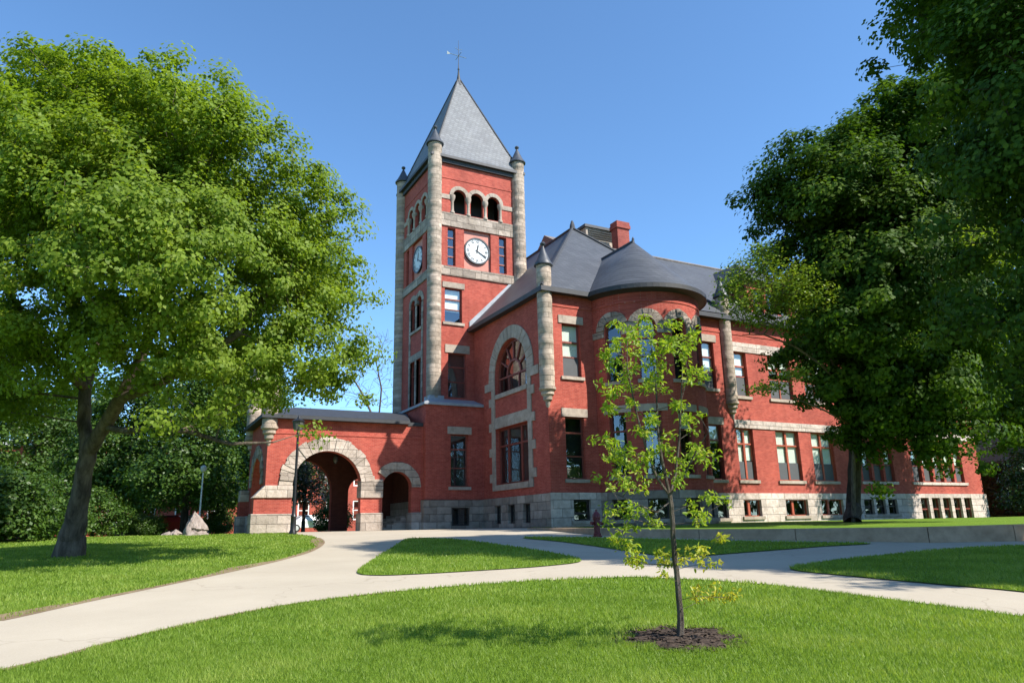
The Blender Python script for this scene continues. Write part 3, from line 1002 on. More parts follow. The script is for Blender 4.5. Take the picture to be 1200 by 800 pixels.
wv.build('weathervane', M['copper'], fn)

# ---- main roofs
OV = 0.38
EX0, EX1, EY0 = Xg-OV, 30.85, Yf-OV
RX, RYF, RZ, EZ = 24.36, 37.0, 20.4, 13.45
rf = MB()
rf.add([(EX0, EY0, EZ), (EX1, EY0, EZ), (RX, RYF, RZ), (RX, 46, RZ), (EX0, 46, EZ), (EX1, 46, EZ)], [(0, 1, 2), (0, 2, 3, 4), (1, 5, 3, 2)])
roof = rf.build('block_roof', M['slate'], hall)
WZ, WRY, WRZ = 13.35, 36.1, 19.0
wr = MB()
wr.add([(29.0, Yf-OV, WZ), (XE+.4, Yf-OV, WZ), (XE-5, WRY, WRZ), (26.5, WRY, WRZ), (26.5, 42.5, WZ), (XE+.4, 42.5, WZ)], [(0, 1, 2, 3), (3, 2, 5, 4), (1, 5, 2)])
wroof = wr.build('wing_roof', M['slate'], hall)
MB().tube((26.5, WRY, WRZ+.03), (XE-5, WRY, WRZ+.03), .09).build('ridge_cap', M['dusty_slate'], wroof)
g = MB()
g.tube((EX0, EY0, EZ+.05), (RX, RYF, RZ+.05), .09, .09, 6).tube((EX1, EY0, EZ+.05), (RX, RYF, RZ+.05), .09, .09, 6).tube((RX, RYF, RZ+.05), (RX, 46, RZ+.05), .09, .09, 6)
g.lathe((RX, RYF), [(.2, RZ-.05), (.16, RZ+.25), (.06, RZ+.55)], 8)
g.build('hip_rolls', M['gutter'], roof)
g = MB()                                      # eaves: gutter board and soffit
g.box(EX0-.05, XB0+.1, EY0-.05, EY0+.1, EZ-.22, EZ+.03).box(EX0-.05, EX0+.1, EY0+.1, Yt-.02, EZ-.22, EZ+.03)
g.box(EX0+.1, XB0+.1, EY0+.1, Yf-.005, EZ-.20, EZ-.14).box(EX0+.1, Xg-.005, Yf, Yt-.02, EZ-.20, EZ-.14)
g.build('gutter', M['gutter'], roof)
g = MB()
g.box(XB1+.3, XE+.45, Yf-OV-.05, Yf-OV+.1, WZ-.22, WZ+.03).box(XB1+.3, XE+.45, Yf-OV+.1, Yf-.005, WZ-.20, WZ-.14)
g.build('gutter', M['gutter'], wroof)
fl = MB()
fl.hexa([(Xg-.3, Yt-.06, 13.58), (TX1+.1, Yt-.06, 17.36), (TX1+.1, Yt-.002, 17.36), (Xg-.3, Yt-.002, 13.58), (Xg-.3, Yt-.06, 13.92), (TX1+.1, Yt-.06, 17.7), (TX1+.1, Yt-.002, 17.7), (Xg-.3, Yt-.002, 13.92)])
fl.build('flashing', M['lead'], roof)
# bay roof: half a cone, carried back into the block roof as a short ridge
br = MB()
er, apz = BR+.42, 17.2
na = 36
ring0 = [(BCX+er*math.sin(R_(-90+180*i/na)), BCY-er*math.cos(R_(-90+180*i/na)), EZ) for i in range(na+1)]
ring1 = [(BCX+(er*.45)*math.sin(R_(-90+180*i/na)), BCY-(er*.45)*math.cos(R_(-90+180*i/na)), EZ+(apz-EZ)*.545) for i in range(na+1)]
ap = (BCX, BCY, apz)
bk = 6.0
vs = ring0+ring1+[ap, (BCX, BCY+bk, apz)]+[(ring0[0][0], BCY+bk, EZ), (ring1[0][0], BCY+bk, ring1[0][2]), (ring0[-1][0], BCY+bk, EZ), (ring1[-1][0], BCY+bk, ring1[0][2])]
k = na+1
fs = [(i, i+1, k+i+1, k+i) for i in range(na)]+[(k+i, k+i+1, 2*k) for i in range(na)]
fs += [(0, k, 2*k+3, 2*k+2), (k, 2*k, 2*k+1, 2*k+3), (na, 2*k+4, 2*k+5, k+na), (k+na, 2*k+5, 2*k+1, 2*k)]
br.add(vs, fs)
broof = br.build('bay_roof', M['slate'], hall, smooth=True)
g = MB()
for i in range(na):
    a, b = -90+180*i/na, -90+180*(i+1)/na
    def P_(r_, a_, z_): return (BCX+r_*math.sin(R_(a_)), BCY-r_*math.cos(R_(a_)), z_)
    g.hexa([P_(er-.02, a, EZ-.2), P_(er+.07, a, EZ-.2), P_(er+.07, b, EZ-.2), P_(er-.02, b, EZ-.2), P_(er-.02, a, EZ+.03), P_(er+.07, a, EZ+.03), P_(er+.07, b, EZ+.03), P_(er-.02, b, EZ+.03)])
    g.hexa([P_(BR+.004, a, EZ-.3), P_(er-.03, a, EZ-.18), P_(er-.03, b, EZ-.18), P_(BR+.004, b, EZ-.3), P_(BR+.004, a, EZ-.02), P_(er-.03, a, EZ-.03), P_(er-.03, b, EZ-.03), P_(BR+.004, b, EZ-.02)])
g.build('gutter', M['gutter'], broof)
MB().tube((BCX, BCY, apz+.02), (BCX, BCY+bk, apz+.02), .08).lathe((BCX, BCY), [(.10, apz-.1), (.07, apz+.08), (.08, apz+.15), (.02, apz+.28)], 8).build('finial', M['cap'], broof)

# roof monitor with louvres, and chimney
mr = MB()
mr.add([(24.6, 36.5, 18.6), (31.5, 36.5, 18.6), (30.6, 41, 21.5), (24.6, 41, 21.5), (24.6, 45.5, 18), (31.5, 45.5, 18)], [(0, 1, 2, 3), (3, 2, 5, 4), (1, 5, 2), (0, 3, 4)])
rr = mr.build('rear_roof', M['dusty_slate'], hall)
mo = MB()
mo.box(27.2, 29.9, 39.6, 41.8, 19.4, 22.05)
mon = mo.build('roof_monitor', M['trim'], rr)
MB().box(27.05, 30.05, 39.45, 41.95, 22.05, 22.25).build('monitor_lid', M['gutter'], mon)
lo = MB()
for i in range(4):
    z = 21.32+i*.17
    lo.hexa([(27.4, 39.52, z), (29.75, 39.52, z), (29.75, 39.59, z+.06), (27.4, 39.59, z+.06), (27.4, 39.52, z+.03), (29.75, 39.52, z+.03), (29.75, 39.59, z+.1), (27.4, 39.59, z+.1)])
lo.build('louvres', M['black'], mon)
ch = MB()
ch.box(28.75, 29.75, 38.0, 38.7, 17.2, 21.7).box(28.66, 29.84, 37.91, 38.79, 21.7, 21.95).box(28.70, 29.80, 37.95, 38.75, 21.95, 22.2)
chm = ch.build('chimney', M['old_brick'], hall)
MB().box(28.95, 29.55, 38.15, 38.55, 22.2, 22.3).build('chimney_cap', M['gutter'], chm)

# dormers of the wing
for x0 in (33.2, 43.0):
    x1, y0, z0, z1 = x0+4.1, Yf+.55, 13.5, 16.2
    d = MB()
    panel(d, frontmap(y0), R4(x0, x1, z0, z1), [R4(x0+.45, x0+1.3, 14.0, 15.75), R4(x0+1.6, x0+2.5, 14.0, 15.75), R4(x0+2.8, x0+3.65, 14.0, 15.75)], .25)
    d.add([(x0, y0, z0), (x0, y0+4, z0), (x0, y0+4, z1), (x0, y0, z1)], [(0, 1, 2, 3)])
    d.add([(x1, y0, z0), (x1, y0+4, z0), (x1, y0+4, z1), (x1, y0, z1)], [(0, 1, 2, 3)])
    dm = d.build('dormer', M['brick'], hall)
    t = MB()
    t.add([(x0-.3, y0-.3, z1), (x1+.3, y0-.3, z1), (x1-1.4, y0+2, z1+2.0), (x0+1.4, y0+2, z1+2.0), (x0-.3, y0+5, z1), (x1+.3, y0+5, z1), (x0+1.4, y0+5, z1+2), (x1-1.4, y0+5, z1+2)], [(0, 1, 2, 3), (0, 3, 6, 4), (1, 5, 7, 2), (3, 2, 7, 6), (0, 4, 5, 1)])
    t.build('dormer_roof', M['slate'], dm)
    for a, b in ((.45, 1.3), (1.6, 2.5), (2.8, 3.65)):
        window(frontmap(y0), x0+a, x0+b, 14.0, 15.75, mid=14.9, mat='frame', sill=False)
    MB().box(x0+.1, x1-.1, y0+.7, y0+.8, 13.5, 16).build('dormer_core', M['interior'], dm)

# ---- carriage porch
YPB = 44.0
PX0, PX1 = 6.3, 14.66
ZP0, ZP1 = 1.2, 7.25
big_c, big_r, big_s = 9.41, 1.78, 3.9
sm_c, sm_r, sm_s = 13.2, 0.82, 3.85


def plain_rect_arch(c, r, s):
    return archloop(c-r, c+r, 1.3, s, 20)


pw = MB()
panel(pw, PM, R4(PX0, PX1, ZP0, ZP1), [plain_rect_arch(big_c, big_r, big_s), plain_rect_arch(sm_c, sm_r, sm_s)], .45)
BPM = lambda u, v, w: (u, YPB-w, v)
panel(pw, BPM, R4(PX0, PX1, ZP0, ZP1), [plain_rect_arch(9.15, big_r, big_s), plain_rect_arch(12.75, sm_r, sm_s)], .45)
PLM = leftmap(PX0)
sc, sr_ = 41.2, 1.5
panel(pw, PLM, R4(Yp, YPB, ZP0, ZP1), [archloop(sc-sr_, sc+sr_, 1.3, 4.0, 18)], .45)
porch = pw.build('porch_wall', M['brick'], hall)
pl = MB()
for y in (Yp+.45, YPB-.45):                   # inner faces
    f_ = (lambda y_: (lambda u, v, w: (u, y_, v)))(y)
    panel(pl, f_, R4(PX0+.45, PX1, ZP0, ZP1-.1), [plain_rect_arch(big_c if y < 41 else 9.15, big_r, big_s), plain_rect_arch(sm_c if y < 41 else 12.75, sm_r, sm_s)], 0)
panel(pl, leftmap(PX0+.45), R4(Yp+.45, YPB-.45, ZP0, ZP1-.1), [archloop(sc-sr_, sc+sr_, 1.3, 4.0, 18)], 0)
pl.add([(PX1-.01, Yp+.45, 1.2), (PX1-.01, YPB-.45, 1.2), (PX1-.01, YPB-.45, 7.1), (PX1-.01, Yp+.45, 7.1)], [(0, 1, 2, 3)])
pl.build('porch_shade_lining', M['dark_and_shaded_brick'], porch)  # same brick as outside, darkened: the porch's shade is put into the colour
pc = MB()
pc.add([(PX0, Yp, 7.1), (PX1, Yp, 7.1), (PX1, YPB, 7.1), (PX0, YPB, 7.1)], [(0, 1, 2, 3)])
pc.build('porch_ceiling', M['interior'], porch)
ps = MB()
voussoirs(ps, PM, big_c, big_s, big_r+.01, 2.44, 30, proud=.03, back=.4, jit=0, gap=0, nu=1)
voussoirs(ps, PM, big_c, big_s, big_r+.005, 2.5, 29, proud=.07, back=.2, jit=.045, irregular=.06, gap=.003)
ps.build('carriage_arch', M['pale_stone'], porch)
ps2 = MB()
voussoirs(ps2, PM, sm_c, sm_s, sm_r+.01, 1.34, 20, proud=.02, back=.4, jit=0, gap=0, a0=0, a1=PI*.80, nu=1)
voussoirs(ps2, PM, sm_c, sm_s, sm_r+.005, 1.36, 17, proud=.05, back=.2, jit=.03, irregular=.02, gap=.003, a0=0, a1=PI*.80)
ps2.build('foot_arch', M['stone'], porch)
pb = MB()
voussoirs(pb, BPM, 9.15, big_s, big_r+.005, 2.45, 21, proud=.05, back=.3, jit=.03)
voussoirs(pb, PLM, sc, 4.0, sr_+.005, 2.15, 17, proud=.06, back=.3, jit=.03)
pb.build('rear_arches', M['stone'], porch)
J = lambda: random.uniform(0, .03)


def pier(*b):
    MB().box(*b).build('pier_stone', M['pale_stone'], porch, bevel=0.03)


for x0, x1 in ((PX0-.62, big_c-big_r+.02), (big_c+big_r-.02, sm_c-sm_r+.02), (sm_c+sm_r-.02, PX1)):
    pier(x0, x1, Yp-.14-J(), Yp+.74, 1.2, 2.5)
pier(PX0, big_c-big_r+.02, Yp-.09, Yp+.7, 3.28, 3.89)
pier(big_c+big_r-.02, sm_c-sm_r+.02, Yp-.09, Yp+.7, 3.28, 3.89)
pier(big_c+big_r-.02, sm_c-sm_r+.02, Yp-.075, Yp+.6, 3.9, 4.25)
MB().hexa([(PX0-.58, Yp-.1, 3.28), (PX0, Yp-.1, 3.28), (PX0, Yp+.7, 3.28), (PX0-.58, Yp+.7, 3.28), (PX0-.5, Yp-.1, 3.36), (PX0-.002, Yp-.1, 3.89), (PX0-.002, Yp+.7, 3.89), (PX0-.5, Yp+.7, 3.36)]).build('buttress_cap', M['pale_stone'], porch, bevel=.02)
pier(PX0-.6, PX0+.76, YPB-.7, YPB+.1, 1.2, 2.5)
pier(PX0-.5, PX0, YPB-.7, YPB, 3.28, 3.9)
pier(PX0-.14, PX0+.74, Yp+.75, sc-sr_, 1.2, 2.5)
pier(PX0-.14, PX0+.74, sc+sr_, YPB-.7, 1.2, 2.5)
for y0_ in (Yp-.02, YPB-.66):
    MB().box(PX0-.5, PX0, y0_, y0_+.66, 2.5, 3.28).build('buttress', M['brick'], porch)
MB().box(PX0+.2, PX1, Yp-.03, Yp+.1, 6.5, 6.62).build('string_course', M['brick'], porch)
pr_ = MB()
e = .42
x0, x1, y0, y1 = PX0-e, 13.75, Yp-e, YPB+e
pr_.hexa([(x0, y0, 7.25), (x1, y0, 7.25), (x1, y1, 7.25), (x0, y1, 7.25), (x0, y0, 7.43), (x1, y0, 7.43), (x1, y1, 7.43), (x0, y1, 7.43)])
pr_.add([(x0, y0, 7.434), (x1, y0, 7.434), (PX1, 41.2, 8.35), (x0+2.2, 41.2, 8.35), (x0, y1, 7.434), (x1, y1, 7.434)], [(0, 1, 2, 3), (0, 3, 4), (3, 2, 5, 4)])
pr_.box(13.75, PX1, Yp-.06, YPB, 7.2, 7.4)
pr_.build('porch_roof', M['gutter'], porch)
stp = MB()
for i in range(5):
    stp.box(12.5+.4*i, 14.64, Yp+.78, YPB-1, 1.56+.17*i-.02, 1.56+.17*(i+1))
stp.build('porch_steps', M['stone'], porch)

# ------------------------------------------------------------------ ground, lawns and paths
def px_poly(pts):
    out = []
    for p in pts:
        if len(p) == 3:
            out.append((p[0], p[1]))
        else:
            q = atg(*p)
            out.append((q[0], q[1]))
    return np.array(out)


def smooth_poly(P, keep=(), n=4):
    """rounds a closed outline with a Catmull-Rom curve"""
    out = []
    k = len(P)
    for i in range(k):
        p0, p1, p2, p3 = P[i-1], P[i], P[(i+1) % k], P[(i+2) % k]
        for j in range(n):
            t = j/n
            out.append(0.5*((2*p1)+(-p0+p2)*t+(2*p0-5*p1+4*p2-p3)*t*t+(-p0+3*p1-3*p2+p3)*t**3))
    return np.array(out)


def inside(P, x, y):
    c = np.zeros(len(x), bool)
    k = len(P)
    for i in range(k):
        x0, y0 = P[i-1]
        x1, y1 = P[i]
        if y0 == y1:
            continue
        m = ((y0 > y) != (y1 > y)) & (x < (x1-x0)*(y-y0)/(y1-y0)+x0)
        c ^= m
    return c


def sheet(name, P, dz, mat, kind='structure', step=1.0):
    bm = bmesh.new()
    vs = [bm.verts.new((p[0], p[1], 0)) for p in P]
    es = [bm.edges.new((vs[i], vs[(i+1) % len(vs)])) for i in range(len(vs))]
    bmesh.ops.triangle_fill(bm, use_beauty=True, edges=es, normal=(0, 0, 1))
    d = P @ HEAD
    a = math.floor(d.min()/step)*step
    while a < d.max():
        bmesh.ops.bisect_plane(bm, geom=bm.verts[:]+bm.edges[:]+bm.faces[:], plane_co=(HEAD[0]*a, HEAD[1]*a, 0), plane_no=(HEAD[0], HEAD[1], 0))
        a += step
    for v in bm.verts:
        v.co.z = float(ground(v.co.x, v.co.y))+dz
    bmesh.ops.recalc_face_normals(bm, faces=bm.faces)
    me = D.meshes.new(name)
    bm.to_mesh(me)
    bm.free()
    me.materials.append(mat)
    o = D.objects.new(name, me)
    COL.objects.link(o)
    o['kind'] = kind
    return o


# terrain out to the horizon: a sheet with rows across the slope
ds = np.concatenate([np.arange(-60, 60, 1.0), np.geomspace(60, 3200, 30)])
ls = np.concatenate([-np.geomspace(3200, 60, 24), np.arange(-58, 60, 2.0), np.geomspace(60, 3200, 24)])
dd, ll = np.meshgrid(ds, ls, indexing='ij')
zz = gz(dd) - np.clip(dd-60, 0, None)*0.0006
gx = HEAD[0]*dd+HEAD[1]*ll
gy = HEAD[1]*dd-HEAD[0]*ll
n0, n1 = dd.shape
idx = np.arange(n0*n1).reshape(n0, n1)
quads = np.stack([idx[:-1, :-1], idx[:-1, 1:], idx[1:, 1:], idx[1:, :-1]], -1).reshape(-1)
lawn = np_mesh('lawn', np.stack([gx, gy, zz], -1).reshape(-1, 3), quads, 4, M['lawn'])
lawn['kind'] = 'structure'

left_edge = [(-70, 739), (0, 728), (100, 706), (200, 685), (280, 668), (335, 655), (367, 645), (379, 635), (368, 628.6), (346, 626.0)]
front_edge = [(-70, 803), (0, 786), (60, 772), (150, 748), (250, 725), (330, 710), (420, 698), (520, 688), (620, 681), (740, 676), (830, 680), (900, 685), (1000, 697), (1100, 710), (1200, 723), (1330, 741)]
wall_px = [(700, 627.6), (760, 630), (903, 633), (1090, 636), (1200, 634.3)]
WP = [np.array([16.35, 29.6])]+[atg(*p)[:2] for p in wall_px]+[np.array([26.0, 9.4]), np.array([31.0, 7.2])]
outl = [tuple(atg(*p)[:2]) for p in left_edge]
outl += [(7.3, 37.6), (7.0, 44.6), (14.5, 44.6), (14.5, 38.3), (15, 37.6), (17.7, 37.2), (17.9, 31.2)]
outl += [tuple(p) for p in WP]
outl += [tuple(atg(*p)[:2]) for p in reversed(front_edge)]
PAVED = np.array(outl)
left_world = np.array([atg(*p)[:2] for p in left_edge])
ISL = [
    smooth_poly(px_poly([(418, 671.5), (432, 660), (450, 648), (466, 638), (476, 632.5), (490, 631.3), (540, 633), (600, 641), (645, 648), (682, 657.5), (640, 664), (560, 669.5), (490, 673.5), (440, 675)])),
    smooth_poly(px_poly([(612, 630.8), (660, 630), (760, 632.2), (903, 635.4), (1020, 637.4), (965, 641), (881, 647.5), (800, 653), (752, 649), (700, 641), (655, 635)])),
    smooth_poly(px_poly([(926, 668), (960, 660), (1040, 651), (1120, 644), (1200, 640), (1300, 642), (1340, 700), (1300, 710), (1200, 695), (1100, 686), (1000, 676.5)])),
]
sheet('path', PAVED, 0.012, M['concrete'])
for P in ISL:
    sheet('lawn', P, 0.03, M['lawn'])
# worn soil along the left edge of the path
edge = smooth_poly(np.array([atg(*p)[:2] for p in left_edge]), n=6)[6:len(left_edge)*6-13]
nrm = np.gradient(edge, axis=0)
nrm = np.stack([-nrm[:, 1], nrm[:, 0]], -1)/np.linalg.norm(nrm, axis=1)[:, None]
wdt = (0.10+0.10*rng.random(len(edge))+.30*np.clip(np.sin(np.arange(len(edge))*.37+.6), 0, 1)**2)[:, None]
SOIL = np.concatenate([edge-nrm*0.05, (edge+nrm*wdt)[::-1]])
sheet('bare_soil', SOIL, 0.016, M['soil'])
fe = smooth_poly(np.array([atg(*p)[:2] for p in front_edge]), n=6)[6:len(front_edge)*6-13]
fe = fe[:len(fe)*4//9]
fn_ = np.gradient(fe, axis=0)
fn_ = np.stack([fn_[:, 1], -fn_[:, 0]], -1)/np.linalg.norm(fn_, axis=1)[:, None]
SOIL_SHADE = np.concatenate([fe-fn_*.02, (fe+fn_*(.03+.07*rng.random(len(fe)))[:, None])[::-1]])
sheet('bare_soil', SOIL_SHADE, 0.016, M['soil'])  # soil strip that also paints in the shading along the path's front edge
# planting strip at the foot of the wall
sheet('planting_bed', np.array([(14.9, 37.95), (14.9, 37.35), (17.55, 37.1), (17.7, 31.0), (18.1, 31.0), (18.1, 37.95)]), 0.03, M['mulch'])

# terrace lawn behind the low granite wall
WT = [1.55, 1.49, 1.43, 1.38, 1.36, 1.38, 1.40, 1.42]
WPa = np.array(WP)
seg = np.concatenate([[0], np.cumsum(np.linalg.norm(np.diff(WPa, axis=0), axis=1))])
sN, tN = 60, 30
sv = np.linspace(0, seg[-1], sN)
wx, wy, wz = np.interp(sv, seg, WPa[:, 0]), np.interp(sv, seg, WPa[:, 1]), np.interp(sv, seg, WT)
bx = np.interp(sv, [0, seg[-1]], [18.4, 66])
by = np.interp(sv, [0, seg[-1]*.75, seg[-1]], [30.6, 31.0, 24])
tt = np.linspace(0, 1, tN)
TX = wx[:, None]*(1-tt)+bx[:, None]*tt
TY = wy[:, None]*(1-tt)+by[:, None]*tt
TZ = (wz[:, None]-.03)*(1-tt)+(1.50-.0)*tt
ii = np.arange(sN*tN).reshape(sN, tN)
q = np.stack([ii[:-1, :-1], ii[1:, :-1], ii[1:, 1:], ii[:-1, 1:]], -1).reshape(-1)
# keep the terrace above the rising ground below it
TZ = np.maximum(TZ, ground(TX, TY)+0.02)
ter = np_mesh('terrace_lawn', np.stack([TX, TY, TZ], -1).reshape(-1, 3), q, 4, M['lawn'])
ter['kind'] = 'structure'

rw = thing('granite_wall', 'low tan granite retaining wall along the terrace lawn in front of the hall', 'retaining wall', (WPa[3][0], WPa[3][1], 1.0))
marks = [0.0]
while marks[-1] < seg[-1]-1:
    marks.append(marks[-1]+random.uniform(2.4, 3.4))
for i_ in (4,):
    k = min(range(len(marks)), key=lambda j: abs(marks[j]-seg[i_]))
    marks[k] = seg[i_]


def wpt(s_, off):
    s_ = min(max(s_, 0), seg[-1])
    p = np.array([np.interp(s_, seg, WPa[:, 0]), np.interp(s_, seg, WPa[:, 1])])
    e_ = 0.4
    q2 = np.array([np.interp(min(s_+e_, seg[-1]), seg, WPa[:, 0]), np.interp(min(s_+e_, seg[-1]), seg, WPa[:, 1])])
    q1 = np.array([np.interp(max(s_-e_, 0), seg, WPa[:, 0]), np.interp(max(s_-e_, 0), seg, WPa[:, 1])])
    t_ = (q2-q1)/np.linalg.norm(q2-q1)
    return p+np.array([-t_[1], t_[0]])*off


for a, b in zip(marks[:-1], marks[1:]):
    b = min(b, seg[-1])
    nseg = 3
    m_ = MB()
    for k in range(nseg):
        s0, s1 = a+(b-.02-a)*k/nseg, a+(b-.02-a)*(k+1)/nseg
        z0, z1 = np.interp(s0, seg, WT)+.02, np.interp(s1, seg, WT)+.02
        P0, P1, Q0, Q1 = wpt(s0, 0), wpt(s1, 0), wpt(s0, .42), wpt(s1, .42)
        m_.hexa([(*P0, .8), (*P1, .8), (*Q1, .8), (*Q0, .8), (*P0, z0), (*P1, z1), (*Q1, z1), (*Q0, z0)])
    m_.build('wall_block', M['granite'], rw)


# ------------------------------------------------------------------ grass blades
def grass():
    VS, TS = [], []
    bands = [(5.6, 8.5, 4200, .042, .0036), (8.5, 12, 2100, .045, .0052), (12, 18, 760, .048, .009), (18, 27, 300, .05, .015), (27, 37, 110, .05, .022)]
    for d0, d1, dens, hgt, wid in bands:
        half = 1.0
        area = half*(d1**2-d0**2)
        n_ = int(area*dens)
        d = np.sqrt(rng.uniform(d0**2, d1**2, n_))
        l = d*rng.uniform(-half, half, n_)
        x, y = HEAD[0]*d+HEAD[1]*l, HEAD[1]*d-HEAD[0]*l
        ok = ~inside(PAVED, x, y)
        for P in ISL:
            ok |= inside(P, x, y)
        sb = inside(SOIL, x, y) | inside(SOIL_SHADE, x, y)
        ok &= ~(sb & (rng.random(n_) < .82))
        ok &= ~(((x-SAP[0])**2+(y-SAP[1])**2) < (0.56+0.1*np.sin(7*np.arctan2(y-SAP[1], x-SAP[0])))**2)
        # nothing under the building or the terrace
        tr_ = inside(np.concatenate([WPa, [(70, 5), (70, 60), (14, 60), (14, 38), (18, 38), (18.2, 30)]]), x, y)
        ok &= ~tr_
        ok &= ~((x > 5.5) & (x < 55) & (y > 38))
        x, y = x[ok], y[ok]
        n_ = len(x)
        # patchy height and colour
        pn = np.sin(x*1.9+np.sin(y*1.3)*1.5)*np.sin(y*1.7+np.sin(x*0.9)*1.8)
        pf = np.sin(x*6.1+2*np.sin(y*4.3))*np.sin(y*5.7+2*np.sin(x*3.9))
        h = hgt*(0.75+.5*rng.random(n_)+.2*pn+.18*pf)
        a = rng.uniform(0, 2*PI, n_)
        lean = rng.uniform(.2, .85, n_)*h
        la = rng.uniform(0, 2*PI, n_)
        w_ = wid*rng.uniform(.7, 1.3, n_)
        z = ground(x, y)+.012
        isl = np.zeros(n_, bool)
        for P in ISL:
            isl |= inside(P, x, y)
        z = z+isl*.018
        v = np.empty((n_, 3, 3))
        v[:, 0] = np.stack([x-np.cos(a)*w_, y-np.sin(a)*w_, z], -1)
        v[:, 1] = np.stack([x+np.cos(a)*w_, y+np.sin(a)*w_, z], -1)
        v[:, 2] = np.stack([x+np.cos(la)*lean, y+np.sin(la)*lean, z+h], -1)
        t = np.clip(.47+.28*pn+.15*pf+rng.normal(0, .2, n_), 0, 1)
        VS.append(v.reshape(-1, 3))
        TS.append(np.repeat(t, 3))
    V = np.concatenate(VS)
    o = np_mesh('lawn_grass', V, np.arange(len(V)), 3, M['blade'], tint=np.concatenate(TS))
    tag(o, 'short green mown grass covering the lawns beside the paths', 'grass', kind='stuff')


SAP = atg(797, 748)
grass()


# ------------------------------------------------------------------ trees
def leaf_quads(P, Nrm, L, W, droop=None):
    """one rhombic leaf per point"""
    n_ = len(P)
    nn = Nrm/np.linalg.norm(Nrm, axis=1)[:, None]
    t = rng.normal(size=(n_, 3))
    if droop is not None:
        t = t+droop
    t -= (t*nn).sum(1)[:, None]*nn
    t /= np.linalg.norm(t, axis=1)[:, None]+1e-9
    b = np.cross(nn, t)
    L = L[:, None]
    W = W[:, None]
    v = np.empty((n_, 4, 3))
    v[:, 0] = P-t*L*.5
    v[:, 1] = P+b*W*.5-t*L*.08+nn*L*.08
    v[:, 2] = P+t*L*.5
    v[:, 3] = P-b*W*.5-t*L*.08+nn*L*.08
    return v.reshape(-1, 3)


class Skel:
    def __init__(s):
        s.p, s.par, s.rmin, s.dep = [], [], [], []

    def add(s, p, par, rmin=0.0):
        s.p.append(np.array(p, float))
        s.par.append(par)
        s.rmin.append(rmin)
        s.dep.append(0 if par < 0 else s.dep[par]+np.linalg.norm(s.p[-1]-s.p[par]))
        return len(s.p)-1

    def chain(s, pts, radii, par=-1, sub=3):
        """a limb through these points"""
        pts = [np.array(p, float) for p in pts]
        if par >= 0:
            pts = [s.p[par]]+pts
            radii = [radii[0]]+list(radii)
        last = par if par >= 0 else s.add(pts[0], -1, radii[0])
        for i in range(1, len(pts)):
            for k in range(1, sub+1):
                t = k/sub
                j = rng.normal(0, 1, 3)*radii[i]*.12 if k < sub else 0
                last = s.add(pts[i-1]*(1-t)+pts[i]*t+j, last, radii[i-1]*(1-t)+radii[i]*t)
        return last

    def grow(s, targets, step=0.7, wob=.12, sag=0.0):
        base = s.p[0]
        order = np.argsort([np.min(np.linalg.norm(np.array(s.p)-t, axis=1)) for t in targets])
        ends = []
        for i in order:
            t = targets[i]
            A = np.array(s.p)
            dist = np.linalg.norm(A-t, axis=1)
            # do not branch backwards: prefer nodes lower than the target and nearer the root
            pen = np.clip(A[:, 2]-t[2], 0, None)*.9+np.array(s.dep)*.12
            j = int(np.argmin(dist+pen))
            k = max(1, int(dist[j]/step))
            last = j
            p0 = A[j].copy()
            for m_ in range(1, k+1):
                f_ = m_/k
                p = p0*(1-f_)+t*f_
                p = p+np.array([0, 0, 1])*math.sin(f_*PI)*dist[j]*(.10-sag)
                if m_ < k:
                    p = p+rng.normal(0, wob*min(step, dist[j]), 3)
                last = s.add(p, last)
            ends.append(last)
        return ends

    def mesh(s, tip=0.012, expo=2.4, sides=6, maxr=9, minr=0.0):
        n_ = len(s.p)
        acc = np.zeros(n_)
        r = np.zeros(n_)
        kids = [[] for _ in range(n_)]
        for i in range(n_):
            if s.par[i] >= 0:
                kids[s.par[i]].append(i)
        for i in range(n_-1, -1, -1):
            a = acc[i] if acc[i] > 0 else tip**expo
            r[i] = min(max(a**(1/expo), s.rmin[i]), maxr)
            if s.par[i] >= 0:
                acc[s.par[i]] += r[i]**expo if s.rmin[i] == 0 else 0
        mb = MB()
        main = {}
        for i in range(n_):
            if kids[i]:
                main[i] = max(kids[i], key=lambda c: r[c])
        tang = []
        for i in range(n_):
            a = s.p[s.par[i]] if s.par[i] >= 0 else s.p[i]
            b = s.p[main[i]] if i in main else s.p[i]
            t = b-a
            nrm_ = np.linalg.norm(t)
            tang.append(t/nrm_ if nrm_ > 1e-6 else np.array([0, 0, 1.]))

        def ring_(i, rad, t, k):
            t = Vector(t)
            x = t.cross(Vector((0.31, 0.95, 0.02))).normalized()
            y = t.cross(x)
            c = Vector(s.p[i])
            return [c+(x*math.cos(2*PI*q_/k)+y*math.sin(2*PI*q_/k))*rad for q_ in range(k)]
        for i in range(n_):
            j = s.par[i]
            if j < 0:
                continue
            if max(r[i], minr) < 1e-4:
                continue
            ra = r[j] if main.get(j) == i else min(r[j], r[i]*1.25)
            k = sides if ra < .09 else (10 if ra < .25 else 16)
            e_ = s.p[i]-s.p[j]
            e_ = e_/(np.linalg.norm(e_)+1e-9)
            ta = tang[j] if main.get(j) == i else e_
            tb = tang[i] if np.dot(tang[i], e_) > 0.2 else e_
            A_, B_ = ring_(j, ra, ta, k), ring_(i, r[i], tb, k)
            mb.add(A_+B_, [(q_, (q_+1) % k, k+(q_+1) % k, k+q_) for q_ in range(k)])
        return mb


